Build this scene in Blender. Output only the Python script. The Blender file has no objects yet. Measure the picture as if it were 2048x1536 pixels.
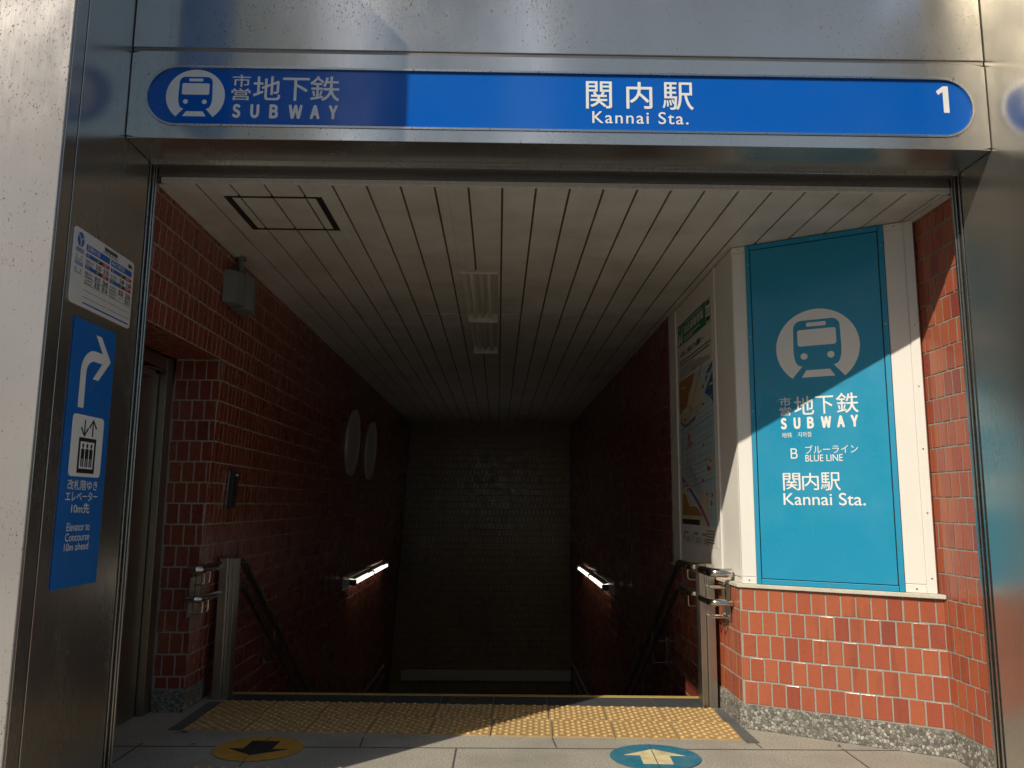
import bpy, math, random
from mathutils import Vector, Matrix

random.seed(7)
S = bpy.context.scene
COL = S.collection
PI = math.pi

# ------------------------------------------------------------------ materials
def new_mat(name):
    m = bpy.data.materials.new(name); m.use_nodes = True
    nt = m.node_tree
    return m, nt, nt.nodes['Principled BSDF']

def N(nt, kind, **kw):
    n = nt.nodes.new(kind)
    for k, v in kw.items():
        if k in n.inputs.keys(): n.inputs[k].default_value = v
        else: setattr(n, k, v)
    return n

def coords(nt, scale=(1, 1, 1)):
    tc = N(nt, 'ShaderNodeTexCoord'); mp = N(nt, 'ShaderNodeMapping')
    mp.inputs['Scale'].default_value = scale
    nt.links.new(tc.outputs['Object'], mp.inputs['Vector'])
    return mp.outputs['Vector']

def ramp(nt, src, stops):
    r = N(nt, 'ShaderNodeValToRGB'); cr = r.color_ramp
    while len(cr.elements) < len(stops): cr.elements.new(0.5)
    for e, (p, c) in zip(cr.elements, stops):
        e.position = p; e.color = (*c, 1) if len(c) == 3 else c
    nt.links.new(src, r.inputs['Fac'])
    return r.outputs['Color']

def mixc(nt, fac, a, b, mode='MIX'):
    n = N(nt, 'ShaderNodeMix', data_type='RGBA', blend_type=mode)
    L = nt.links
    for sock, v in ((n.inputs['Factor'], fac), (n.inputs['A'], a), (n.inputs['B'], b)):
        pass
    ins = [i for i in n.inputs if i.enabled]
    for sock, v in zip((n.inputs[0], n.inputs[6], n.inputs[7]), (fac, a, b)):
        if hasattr(v, 'is_output'): L.new(v, sock)
        elif isinstance(v, (int, float)): sock.default_value = v
        else: sock.default_value = (*v, 1)
    return n.outputs[2]

def noise(nt, vec, scale, detail=3, rough=0.55):
    n = N(nt, 'ShaderNodeTexNoise', Scale=scale, Detail=detail, Roughness=rough)
    nt.links.new(vec, n.inputs['Vector'])
    return n.outputs['Fac']

def bump(nt, bsdf, h, strength, dist):
    b = N(nt, 'ShaderNodeBump', Strength=strength, Distance=dist)
    nt.links.new(h, b.inputs['Height']); nt.links.new(b.outputs['Normal'], bsdf.inputs['Normal'])

def plain(name, col, rough=0.45, metal=0.0, var=0.06, bmp=0.0, nscale=9.0, coat=0.0):
    m, nt, b = new_mat(name)
    v = coords(nt)
    f = noise(nt, v, nscale, 5)
    c = mixc(nt, f, tuple(x * (1 - var) for x in col), tuple(min(1, x * (1 + var)) for x in col))
    nt.links.new(c, b.inputs['Base Color'])
    b.inputs['Roughness'].default_value = rough; b.inputs['Metallic'].default_value = metal
    if coat: b.inputs['Coat Weight'].default_value = coat; b.inputs['Coat Roughness'].default_value = 0.08
    if bmp: bump(nt, b, noise(nt, v, nscale * 12, 3), bmp, 0.002)
    return m

def stained(name, col, rough, scale, dirt, amount, fine=0.5):
    """smooth finish with blotches, fine dust specks and uneven gloss"""
    m, nt, b = new_mat(name)
    v = coords(nt)
    c = mixc(nt, ramp(nt, noise(nt, v, scale, 6, 0.6), [(0.40, (0, 0, 0)), (0.78, (amount, amount, amount))]), col, dirt)
    c = mixc(nt, ramp(nt, noise(nt, v, 130, 3, 0.7), [(0.63, (0, 0, 0)), (0.76, (fine, fine, fine))]), c, dirt)
    nt.links.new(c, b.inputs['Base Color'])
    r_ = ramp(nt, noise(nt, v, scale * 1.7, 5, 0.65), [(0.3, (rough * 0.8,) * 3), (0.8, (min(1, rough * 1.7),) * 3)])
    nt.links.new(r_, b.inputs['Roughness'])
    bump(nt, b, noise(nt, v, 1.8, 2), 0.05, 0.02)
    return m

def emit(name, col, s):
    m, nt, b = new_mat(name)
    b.inputs['Base Color'].default_value = (*col, 1)
    b.inputs['Emission Color'].default_value = (*col, 1); b.inputs['Emission Strength'].default_value = s
    return m

def steel(name, col, rough, rust=0.0, brush=(60, 60, 1.2), dirt=0.12, metal=1.0):
    m, nt, b = new_mat(name)
    v = coords(nt, brush)
    f = noise(nt, v, 3.0, 4)
    big = noise(nt, coords(nt), 1.6, 4)
    c = mixc(nt, big, tuple(x * (1 - dirt) for x in col), tuple(min(1, x * (1 + dirt)) for x in col))
    c = mixc(nt, f, c, mixc(nt, 0.12, c, (0.1, 0.09, 0.07)))
    rr = N(nt, 'ShaderNodeMapRange'); nt.links.new(f, rr.inputs['Value'])
    rr.inputs['To Min'].default_value = rough * 0.8; rr.inputs['To Max'].default_value = rough * 1.25
    rough_out = rr.outputs['Result']
    met = N(nt, 'ShaderNodeValue'); met.outputs[0].default_value = metal
    met_out = met.outputs[0]
    if rust > 0:
        vs = coords(nt, (80, 80, 38))
        sp = noise(nt, vs, 2.2, 3, 0.6)
        area = noise(nt, coords(nt), 2.3, 2)
        ad = N(nt, 'ShaderNodeMath', operation='MULTIPLY_ADD'); ad.inputs[1].default_value = 0.22; 
        nt.links.new(area, ad.inputs[0]); nt.links.new(sp, ad.inputs[2])
        mask = ramp(nt, ad.outputs[0], [(0.80 - 0.07 * rust, (0, 0, 0)), (0.85 - 0.07 * rust, (1, 1, 1))])
        c = mixc(nt, mask, c, (0.10, 0.055, 0.025))
        mm = N(nt, 'ShaderNodeMath', operation='MULTIPLY_ADD'); mm.inputs[1].default_value = -0.8; mm.inputs[2].default_value = metal
        nt.links.new(mask, mm.inputs[0]); mm.use_clamp = True
        met_out = mm.outputs[0]
    nt.links.new(c, b.inputs['Base Color'])
    nt.links.new(rough_out, b.inputs['Roughness']); nt.links.new(met_out, b.inputs['Metallic'])
    # slight buckling of the sheet, smears that dull the polish
    wav = noise(nt, coords(nt, (1.0, 1.0, 0.45)), 2.0, 2)
    bump(nt, b, wav, 0.10, 0.02)
    sm = ramp(nt, noise(nt, coords(nt, (1.0, 1.0, 0.5)), 3.4, 6, 0.68), [(0.42, (0, 0, 0)), (0.72, (1, 1, 1))])
    ma = N(nt, 'ShaderNodeMath', operation='MULTIPLY_ADD'); ma.inputs[1].default_value = 0.07
    nt.links.new(sm, ma.inputs[0]); nt.links.new(rough_out, ma.inputs[2]); nt.links.new(ma.outputs[0], b.inputs['Roughness'])
    return m

def brick_mat(name, tint=None):
    m, nt, b = new_mat(name)
    g = N(nt, 'ShaderNodeNewGeometry')
    isl = ramp(nt, g.outputs['Random Per Island'], [(0.0, (0.30, 0.068, 0.038)), (0.12, (0.38, 0.088, 0.040)), (0.45, (0.42, 0.108, 0.046)),
                                                    (0.80, (0.45, 0.125, 0.052)), (0.95, (0.38, 0.085, 0.044)), (1.0, (0.27, 0.058, 0.040))])
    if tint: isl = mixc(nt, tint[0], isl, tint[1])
    v = coords(nt)
    f = noise(nt, v, 38, 5, 0.65)
    c = mixc(nt, f, mixc(nt, 0.30, isl, (0.17, 0.035, 0.022)), isl)
    big = noise(nt, v, 1.3, 3)
    c = mixc(nt, ramp(nt, big, [(0.45, (0, 0, 0)), (0.8, (0.4, 0.4, 0.4))]), c, mixc(nt, 0.6, isl, (0.24, 0.06, 0.045)))
    spk = ramp(nt, noise(nt, v, 210, 2), [(0.66, (0, 0, 0)), (0.73, (0.6, 0.6, 0.6))])
    c = mixc(nt, spk, c, (0.08, 0.028, 0.02))
    lime = mixc(nt, 1.0, ramp(nt, noise(nt, v, 9, 6, 0.7), [(0.60, (0, 0, 0)), (0.80, (0.4, 0.4, 0.4))]), ramp(nt, noise(nt, v, 70, 3), [(0.4, (0, 0, 0)), (0.7, (1, 1, 1))]), 'MULTIPLY')
    c = mixc(nt, lime, c, (0.46, 0.36, 0.30))
    run = mixc(nt, 1.0, ramp(nt, noise(nt, coords(nt, (16, 16, 1.3)), 1.6, 4, 0.6), [(0.52, (0, 0, 0)), (0.72, (0.55, 0.55, 0.55))]), ramp(nt, noise(nt, v, 2.4, 3), [(0.42, (0, 0, 0)), (0.62, (1, 1, 1))]), 'MULTIPLY')
    c = mixc(nt, run, c, (0.13, 0.05, 0.035))
    nt.links.new(c, b.inputs['Base Color'])
    rr = ramp(nt, noise(nt, v, 7, 3), [(0.3, (0.16, 0.16, 0.16)), (0.75, (0.42, 0.42, 0.42))])
    nt.links.new(rr, b.inputs['Roughness'])
    b.inputs['Specular IOR Level'].default_value = 0.55
    bump(nt, b, noise(nt, v, 55, 4), 0.22, 0.003)
    return m

def aggregate_mat(name):
    m, nt, b = new_mat(name)
    v = coords(nt)
    d = noise(nt, v, 30, 2)
    vo = N(nt, 'ShaderNodeTexVoronoi', Scale=72.0, Randomness=1.0); nt.links.new(v, vo.inputs['Vector'])
    ed = N(nt, 'ShaderNodeTexVoronoi', Scale=72.0, feature='DISTANCE_TO_EDGE'); nt.links.new(v, ed.inputs['Vector'])
    bw = N(nt, 'ShaderNodeRGBToBW'); nt.links.new(vo.outputs['Color'], bw.inputs[0])
    stone = ramp(nt, bw.outputs[0], [(0.2, (0.11, 0.10, 0.085)), (0.5, (0.24, 0.22, 0.185)), (0.8, (0.48, 0.45, 0.38))])
    gap = ramp(nt, ed.outputs['Distance'], [(0.03, (1, 1, 1)), (0.12, (0, 0, 0))])
    c = mixc(nt, gap, stone, (0.10, 0.095, 0.08))
    c = mixc(nt, ramp(nt, noise(nt, v, 5, 4), [(0.4, (0, 0, 0)), (0.75, (0.55, 0.55, 0.55))]), c, (0.13, 0.125, 0.10))
    nt.links.new(c, b.inputs['Base Color']); b.inputs['Roughness'].default_value = 0.75
    bump(nt, b, ed.outputs['Distance'], 0.6, 0.006)
    return m

def concrete_mat(name, col, grain=240, dark=0.62, stain=True):
    m, nt, b = new_mat(name)
    v = coords(nt)
    g = noise(nt, v, grain, 3, 0.7)
    c = mixc(nt, ramp(nt, g, [(0.35, (0, 0, 0)), (0.65, (1, 1, 1))]), tuple(x * dark for x in col), tuple(min(1, x * 1.2) for x in col))
    if stain:
        s1 = noise(nt, v, 2.1, 6, 0.62)
        c = mixc(nt, ramp(nt, s1, [(0.42, (0, 0, 0)), (0.70, (0.6, 0.6, 0.6))]), c, tuple(x * 0.5 for x in col))
        s2 = noise(nt, coords(nt, (1, 1, 1)), 23, 3)
        c = mixc(nt, ramp(nt, s2, [(0.72, (0, 0, 0)), (0.77, (0.7, 0.7, 0.7))]), c, tuple(x * 0.3 for x in col))
    nt.links.new(c, b.inputs['Base Color']); b.inputs['Roughness'].default_value = 0.82
    bump(nt, b, g, 0.35, 0.003)
    return m

def tactile_mat(name):
    m, nt, b = new_mat(name)
    v = coords(nt)
    oi = N(nt, 'ShaderNodeObjectInfo')
    base = ramp(nt, oi.outputs['Random'], [(0, (0.58, 0.345, 0.10)), (1, (0.72, 0.45, 0.15))])
    sp = N(nt, 'ShaderNodeSeparateXYZ'); nt.links.new(v, sp.inputs[0])
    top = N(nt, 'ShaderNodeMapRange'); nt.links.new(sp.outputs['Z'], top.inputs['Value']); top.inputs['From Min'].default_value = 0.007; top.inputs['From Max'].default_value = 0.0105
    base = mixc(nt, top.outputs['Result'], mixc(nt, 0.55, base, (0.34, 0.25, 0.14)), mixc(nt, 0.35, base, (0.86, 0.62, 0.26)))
    c = mixc(nt, ramp(nt, noise(nt, v, 26, 5, 0.7), [(0.38, (0, 0, 0)), (0.75, (0.75, 0.75, 0.75))]), base, (0.30, 0.19, 0.075))
    c = mixc(nt, ramp(nt, noise(nt, v, 170, 2), [(0.62, (0, 0, 0)), (0.72, (0.6, 0.6, 0.6))]), c, (0.22, 0.15, 0.07))
    nt.links.new(c, b.inputs['Base Color']); b.inputs['Roughness'].default_value = 0.6
    bump(nt, b, noise(nt, v, 150, 3), 0.3, 0.002)
    return m

M = dict(
    steel_panel=steel('brushed_steel_panel', (0.74, 0.68, 0.58), 0.12, rust=0.75, metal=0.86),
    steel_front=steel('brushed_steel_weathered', (0.46, 0.425, 0.40), 0.15, rust=0.75, metal=0.36),
    steel_side=steel('brushed_steel_side', (0.62, 0.585, 0.52), 0.22, rust=0.0, metal=0.92),
    steel_beam=steel('brushed_steel_beam', (0.74, 0.68, 0.58), 0.13, rust=0.55, metal=0.86),
    steel_dark=steel('steel_dark', (0.26, 0.235, 0.205), 0.34, rust=0.8, metal=0.85),
    steel_trim=steel('steel_trim', (0.62, 0.59, 0.54), 0.25),
    steel_rail=steel('polished_rail_steel', (0.66, 0.62, 0.56), 0.16, dirt=0.06),
    steel_post=steel('satin_post_steel', (0.60, 0.55, 0.47), 0.33, dirt=0.1),
    steel_door=steel('door_steel', (0.42, 0.38, 0.31), 0.36),
    gap=plain('shadow_gap_rubber', (0.02, 0.02, 0.02), 0.8),
    brick=brick_mat('glazed_red_brick_tile'),
    brick_hazed=brick_mat('haze_tinted_brick_tile', (0.90, (0.33, 0.275, 0.13))),  # olive-brown tint puts lens-flare haze into the tile colour
    brick_shaded=brick_mat('shaded_red_brick_tile', (0.62, (0.11, 0.018, 0.017))),  # same red tile, darkened in colour for the walls in shade
    grout_dark=concrete_mat('grout_dark', (0.34, 0.31, 0.26), 300, 0.75, False),
    band=plain('dull_stone_band', (0.52, 0.47, 0.38), 0.7),
    grout=concrete_mat('grout', (0.33, 0.305, 0.25), 300, 0.78, False),
    agg=aggregate_mat('exposed_aggregate'),
    pave=concrete_mat('pavement_concrete', (0.45, 0.41, 0.33), 125, 0.5),
    joint=plain('joint_dark', (0.10, 0.09, 0.075), 0.9),
    granite=concrete_mat('dark_granite', (0.055, 0.06, 0.062), 330, 0.6),
    greystrip=concrete_mat('grey_border_stone', (0.13, 0.13, 0.125), 330, 0.7),
    asphalt=concrete_mat('asphalt', (0.06, 0.06, 0.06), 120, 0.6),
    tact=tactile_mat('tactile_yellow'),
    leaf=plain('dead_leaf', (0.07, 0.04, 0.02), 0.7),
    nosing=plain('yellow_nosing', (0.52, 0.36, 0.10), 0.6, var=0.2),
    white=stained('white_enamel_panel', (0.78, 0.74, 0.67), 0.36, 2.5, (0.66, 0.62, 0.54), 0.4, 0.2),
    whiteflat=plain('white_vinyl', (0.80, 0.79, 0.74), 0.45, var=0.02),
    offwhite=plain('paper_white', (0.66, 0.63, 0.56), 0.5, var=0.03),
    ceil=stained('ceiling_plank_grey', (0.62, 0.595, 0.545), 0.40, 2.6, (0.30, 0.26, 0.20), 0.55),
    ceildirty=plain('ceiling_edge_trim', (0.58, 0.53, 0.46), 0.6, var=0.3, nscale=40),
    ceilgap=plain('ceiling_groove', (0.11, 0.10, 0.085), 0.8),
    black=plain('black_print', (0.015, 0.015, 0.016), 0.5),
    blackmetal=plain('black_metal', (0.02, 0.02, 0.022), 0.4),
    blue=stained('sign_blue', (0.002, 0.105, 0.48), 0.10, 3.0, (0.02, 0.12, 0.40), 0.35, 0.10),
    blueside=stained('guide_sign_blue', (0.003, 0.13, 0.45), 0.42, 5.0, (0.02, 0.13, 0.36), 0.35, 0.2),
    teal=stained('teal_enamel', (0.008, 0.265, 0.45), 0.30, 2.2, (0.03, 0.32, 0.46), 0.5, 0.35),
    tealframe=plain('teal_frame', (0.010, 0.27, 0.45), 0.4, var=0.05),
    sill=concrete_mat('pale_sill_stone', (0.62, 0.58, 0.47), 330, 0.72),
    orange=stained('orange_vinyl', (0.64, 0.33, 0.035), 0.55, 14, (0.36, 0.24, 0.10), 0.9, 0.9),
    bluedot=stained('blue_floor_vinyl', (0.012, 0.17, 0.26), 0.55, 14, (0.10, 0.20, 0.23), 0.9, 0.9),
    cream=stained('cream_print', (0.78, 0.66, 0.36), 0.55, 14, (0.45, 0.38, 0.25), 0.9, 0.9),
    darkprint=plain('dark_grey_print', (0.030, 0.032, 0.026), 0.6),
    green=plain('safety_green', (0.010, 0.20, 0.07), 0.5),
    crimson=plain('map_crimson', (0.50, 0.02, 0.06), 0.5),
    barblue=plain('bar_blue', (0.03, 0.12, 0.40), 0.5),
    bargrey=plain('bar_charcoal', (0.05, 0.05, 0.05), 0.5),
    mapblue=plain('map_pale_blue', (0.42, 0.56, 0.60), 0.5),
    mapsea=plain('map_sea_blue', (0.03, 0.13, 0.30), 0.5),
    mapbrown=plain('map_brown', (0.34, 0.17, 0.045), 0.5, var=0.35, nscale=16),
    mapcream=plain('map_cream', (0.58, 0.52, 0.36), 0.5),
    maproad=plain('map_road', (0.29, 0.35, 0.37), 0.5),
    mapora=plain('map_orange', (0.55, 0.22, 0.04), 0.5),
    mappurple=plain('map_purple', (0.22, 0.06, 0.24), 0.5),
    speaker=plain('speaker_grey', (0.16, 0.165, 0.15), 0.55),
    tube_off=plain('unlit_tube', (0.78, 0.76, 0.70), 0.25),
    tube_on=emit('lit_tube', (1.0, 0.97, 0.86), 2.4),
    lampwhite=plain('lamp_reflector_white', (0.72, 0.69, 0.62), 0.35),
    disc=steel('brushed_disc', (0.80, 0.74, 0.66), 0.32, brush=(1.2, 1.2, 60), metal=0.35),
    bldg=plain('far_facade', (0.46, 0.45, 0.42), 0.7, var=0.1),
    bldg_dark=plain('far_facade_glass', (0.62, 0.68, 0.70), 0.12, metal=0.85, var=0.1),
    glass=plain('far_window_glass', (0.50, 0.56, 0.60), 0.08, metal=0.9),
)

# ------------------------------------------------------------------ mesh helpers
class Fr:
    def __init__(s, o, u, v, n):
        s.o, s.u, s.v, s.n = Vector(o), Vector(u), Vector(v), Vector(n)
    def p(s, a, b, c=0.0):
        return s.o + a * s.u + b * s.v + c * s.n

WORLD = Fr((0, 0, 0), (1, 0, 0), (0, 1, 0), (0, 0, 1))

class MB:
    def __init__(s): s.v, s.f, s.m, s.sm = [], [], [], []
    def add(s, vs, fs, m=0, smooth=False):
        o = len(s.v); s.v += [tuple(x) for x in vs]
        for f in fs:
            s.f.append([i + o for i in f]); s.m.append(m); s.sm.append(smooth)
        return s
    def box(s, x0, x1, y0, y1, z0, z1, m=0, fr=WORLD):
        P = [fr.p(x, y, z) for x in (x0, x1) for y in (y0, y1) for z in (z0, z1)]
        return s.add(P, [(0, 1, 3, 2), (4, 6, 7, 5), (0, 4, 5, 1), (2, 3, 7, 6), (0, 2, 6, 4), (1, 5, 7, 3)], m)
    def sheet(s, fr, pts, c, m=0):
        return s.add([fr.p(a, b, c) for a, b in pts], [list(range(len(pts)))], m)
    def prism(s, fr, pts, c0, c1, m=0):
        n = len(pts)
        V = [fr.p(a, b, c0) for a, b in pts] + [fr.p(a, b, c1) for a, b in pts]
        F = [list(range(n))[::-1], list(range(n, 2 * n))] + [(i, (i + 1) % n, n + (i + 1) % n, n + i) for i in range(n)]
        return s.add(V, F, m)
    def ring(s, fr, outer, inner, c0, c1, m=0):
        n = len(outer)
        V = [fr.p(a, b, c) for c in (c0, c1) for L in (outer, inner) for a, b in L]
        F = []
        for i in range(n):
            j = (i + 1) % n
            F += [(2 * n + i, 2 * n + j, 3 * n + j, 3 * n + i), (i, j, 2 * n + j, 2 * n + i), (n + j, n + i, 3 * n + i, 3 * n + j), (j, i, n + i, n + j)]
        return s.add(V, F, m)
    def tube(s, pts, r, seg=14, m=0, cap=True, round_end=(False, False)):
        pts = [Vector(p) for p in pts]
        rads = [r] * len(pts)
        for e, flag in enumerate(round_end):
            if flag:
                a, b = (pts[0], pts[1]) if e == 0 else (pts[-1], pts[-2])
                d = (a - b).normalized()
                ext = [(a + d * r * math.sin(t), r * math.cos(t)) for t in (0.4, 0.8, 1.15, 1.45)]
                if e == 0: pts = [x[0] for x in reversed(ext)] + pts; rads = [x[1] for x in reversed(ext)] + rads
                else: pts += [x[0] for x in ext]; rads += [x[1] for x in ext]
        V, F = [], []
        t0 = (pts[1] - pts[0]).normalized()
        ref = Vector((0, 0, 1)) if abs(t0.z) < 0.9 else Vector((1, 0, 0))
        u = t0.cross(ref).normalized()
        for i, p in enumerate(pts):
            t = (pts[min(i + 1, len(pts) - 1)] - pts[max(i - 1, 0)]).normalized()
            u = (u - t * u.dot(t)).normalized(); w = t.cross(u)
            for k in range(seg):
                a = 2 * PI * k / seg
                V.append(p + rads[i] * (math.cos(a) * u + math.sin(a) * w))
        for i in range(len(pts) - 1):
            for k in range(seg):
                k2 = (k + 1) % seg
                F.append((i * seg + k, i * seg + k2, (i + 1) * seg + k2, (i + 1) * seg + k))
        s.add(V, F, m, True)
        if cap:
            s.add(V[:seg], [list(range(seg))[::-1]], m); s.add(V[-seg:], [list(range(seg))], m)
        return s
    def cyl(s, fr, ca, cb, r, c0, c1, m=0, seg=24, r2=None):
        r2 = r if r2 is None else r2
        V = [fr.p(ca + r * math.cos(2 * PI * k / seg), cb + r * math.sin(2 * PI * k / seg), c0) for k in range(seg)]
        V += [fr.p(ca + r2 * math.cos(2 * PI * k / seg), cb + r2 * math.sin(2 * PI * k / seg), c1) for k in range(seg)]
        return s.add(V, [list(range(seg, 2 * seg))] + [(k, (k + 1) % seg, seg + (k + 1) % seg, seg + k) for k in range(seg)], m)
    def build(s, name, mats, parent=None, bevel=0.0):
        me = bpy.data.meshes.new(name)
        me.from_pydata(s.v, [], s.f)
        if not isinstance(mats, (list, tuple)): mats = [mats]
        for m in mats: me.materials.append(M[m] if isinstance(m, str) else m)
        me.polygons.foreach_set('material_index', s.m)
        me.polygons.foreach_set('use_smooth', s.sm)
        me.update()
        o = bpy.data.objects.new(name, me); COL.objects.link(o)
        if parent is not None:
            o.parent = parent
            loc = Vector(parent.get('_base', (0, 0, 0)))
            o.matrix_parent_inverse = Matrix.Translation(-loc)
        if bevel:
            b = o.modifiers.new('edge', 'BEVEL'); b.width = bevel; b.segments = 2; b.limit_method = 'ANGLE'; b.harden_normals = False
        return o

BASES = []
def thing(name, label, cat, loc, group=None):
    o = bpy.data.objects.new(name, None); COL.objects.link(o)
    o.location = loc; o.empty_display_size = 0.1
    o['label'] = label; o['category'] = cat; o['kind'] = 'thing'; o['_base'] = [float(x) for x in loc]
    if group: o['group'] = group
    BASES.append(o)
    return o

def tag(o, label, cat, group=None):
    o['label'] = label; o['category'] = cat; o['kind'] = 'thing'
    if group: o['group'] = group
    return o

def structure(o):
    o['kind'] = 'structure'; return o

def rrect(x0, x1, y0, y1, r, n=6):
    out = []
    for cx, cy, a0 in ((x1 - r, y0 + r, -PI / 2), (x1 - r, y1 - r, 0), (x0 + r, y1 - r, PI / 2), (x0 + r, y0 + r, PI)):
        for k in range(n + 1):
            a = a0 + PI / 2 * k / n
            out.append((cx + r * math.cos(a), cy + r * math.sin(a)))
    return out

def circ(cx, cy, r, n=40, ry=None):
    ry = r if ry is None else ry
    return [(cx + r * math.cos(2 * PI * k / n), cy + ry * math.sin(2 * PI * k / n)) for k in range(n)]

def strip2d(pts, w):
    L, R = [], []
    for i, p in enumerate(pts):
        a = Vector(pts[max(i - 1, 0)]); b = Vector(pts[min(i + 1, len(pts) - 1)])
        t = (b - a).normalized(); n = Vector((-t.y, t.x)) * w / 2
        L.append((p[0] + n.x, p[1] + n.y)); R.append((p[0] - n.x, p[1] - n.y))
    return L + R[::-1]

def fillet(pts, r, n=6):
    """round the inner corners of a 3D polyline"""
    pts = [Vector(p) for p in pts]; out = [pts[0]]
    for i in range(1, len(pts) - 1):
        a, b, c = pts[i - 1], pts[i], pts[i + 1]
        d1 = (a - b); d2 = (c - b)
        rr = min(r, d1.length * 0.49, d2.length * 0.49)
        p1 = b + d1.normalized() * rr; p2 = b + d2.normalized() * rr
        for k in range(n + 1):
            t = k / n
            out.append((1 - t) ** 2 * p1 + 2 * t * (1 - t) * b + t * t * p2)
    out.append(pts[-1]); return out

# ------------------------------------------------------------------ lettering
_GC = {}
def glyphs(txt, space=1.0):
    key = (txt, space)
    if key in _GC: return _GC[key]
    cu = bpy.data.curves.new('lettering_source', 'FONT'); cu.body = txt; cu.size = 1.0
    cu.resolution_u = 5; cu.space_character = space
    ob = bpy.data.objects.new('lettering_source', cu); COL.objects.link(ob)
    bpy.context.view_layer.update()
    dg = bpy.context.evaluated_depsgraph_get()
    me = bpy.data.meshes.new_from_object(ob.evaluated_get(dg))
    vs = [(v.co.x, v.co.y) for v in me.vertices]; fs = [tuple(p.vertices) for p in me.polygons]
    bpy.data.objects.remove(ob); bpy.data.meshes.remove(me); bpy.data.curves.remove(cu)
    xs = [v[0] for v in vs] or [0, 1]; ys = [v[1] for v in vs] or [0, 1]
    _GC[key] = (vs, fs, min(xs), max(xs), min(ys), max(ys))
    return _GC[key]

def letter(mb, fr, txt, x0, x1, y0, y1, c, bold=0.0, m=0, space=1.0):
    """fit the outline of txt into a rectangle; heavier strokes are built from shifted copies"""
    if len(txt) == 1 and txt in 'SUBWAY24': vs, fs, a, b, d, e = latin(txt)
    else: vs, fs, a, b, d, e = glyphs(txt, space)
    h = y1 - y0; k = bold * 0.9 * h if bold > 0.005 else 0.0
    shifts = [(0, 0)] if not k else [(0, 0), (k, 0), (-k, 0), (0, k), (0, -k), (0.7 * k, 0.7 * k), (-0.7 * k, 0.7 * k), (0.7 * k, -0.7 * k), (-0.7 * k, -0.7 * k)]
    sx = (x1 - x0 - 2 * k) / (b - a); sy = (y1 - y0 - 2 * k) / (e - d)
    for n, (dx, dy) in enumerate(shifts):
        mb.add([fr.p(x0 + k + dx + (x - a) * sx, y0 + k + dy + (y - d) * sy, c + n * 0.00012) for x, y in vs], fs, m)

def latin(txt):
    """Latin text set from the full-width forms, closed up to proportional spacing"""
    V, F, x = [], [], 0.0
    for ch in txt:
        if ch == ' ': x += 0.26; continue
        vs, fs, a, b, d, e = glyphs(chr(ord(ch) + 0xFEE0))
        o = len(V); V += [(p - a + x, q) for p, q in vs]; F += [tuple(i + o for i in f) for f in fs]
        x += (b - a) + (0.085 if ch not in ':.' else 0.06)
    xs = [v[0] for v in V]; ys = [v[1] for v in V]
    return V, F, min(xs), max(xs), min(ys), max(ys)

def bars(mb, fr, x0, x1, y, h, c, m=0, gap=0.15, seed=1):
    r = random.Random(seed); x = x0
    while x < x1:
        w = min(h * r.uniform(0.7, 1.2), x1 - x)
        mb.sheet(fr, [(x, y), (x + w, y), (x + w, y + h), (x, y + h)], c, m)
        x += w + h * (gap + 0.25)

# ------------------------------------------------------------------ brick faces
ROW0, ROWP = 0.118, 0.1147
def brick_face(mb, fr, spans, z0, z1, seed=0, pu=0.0685, tw=0.0605, th=0.1065, top=0.0016, ch=0.0012, phase=0.0, m=0, dz=0.0):
    """rows of upright tiles; spans(z) gives the (a, b) ranges a row fills"""
    rnd = random.Random(seed)
    k0 = math.floor((z0 - ROW0) / ROWP) - 1; k1 = math.ceil((z1 - ROW0) / ROWP) + 1
    for k in range(k0, k1):
        b0 = ROW0 + dz + k * ROWP + (ROWP - th) / 2; b1 = b0 + th
        b0, b1 = max(b0, z0 + 0.002), min(b1, z1 - 0.002)
        if b1 - b0 < 0.012: continue
        off = phase + (0.5 * pu if k % 2 else 0.0)
        for sa, sb in spans((b0 + b1) / 2):
            i0 = math.floor((sa - off) / pu) - 1; i1 = math.ceil((sb - off) / pu) + 1
            for i in range(i0, i1):
                a0 = off + i * pu + (pu - tw) / 2; a1 = a0 + tw
                a0, a1 = max(a0, sa + 0.002), min(a1, sb - 0.002)
                if a1 - a0 < 0.008: continue
                t = top + rnd.uniform(-0.0009, 0.0009); tl = [t + rnd.uniform(-0.0005, 0.0005) for _ in range(4)]
                j = [rnd.uniform(-0.0009, 0.0009) for _ in range(4)]
                o = [(a0 + j[0], b0 + j[1]), (a1 + j[2], b0 + j[1]), (a1 + j[2], b1 + j[3]), (a0 + j[0], b1 + j[3])]
                q = [(a0 + ch, b0 + ch), (a1 - ch, b0 + ch), (a1 - ch, b1 - ch), (a0 + ch, b1 - ch)]
                V = [fr.p(a, b, 0.0) for a, b in o] + [fr.p(a, b, tl[n] - ch * 0.6) for n, (a, b) in enumerate(o)] + [fr.p(a, b, tl[n]) for n, (a, b) in enumerate(q)]
                F = [(8, 9, 10, 11)]
                for n in range(4):
                    n2 = (n + 1) % 4
                    F += [(4 + n, 4 + n2, 8 + n2, 8 + n), (n, n2, 4 + n2, 4 + n)]
                mb.add(V, F, m)

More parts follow.
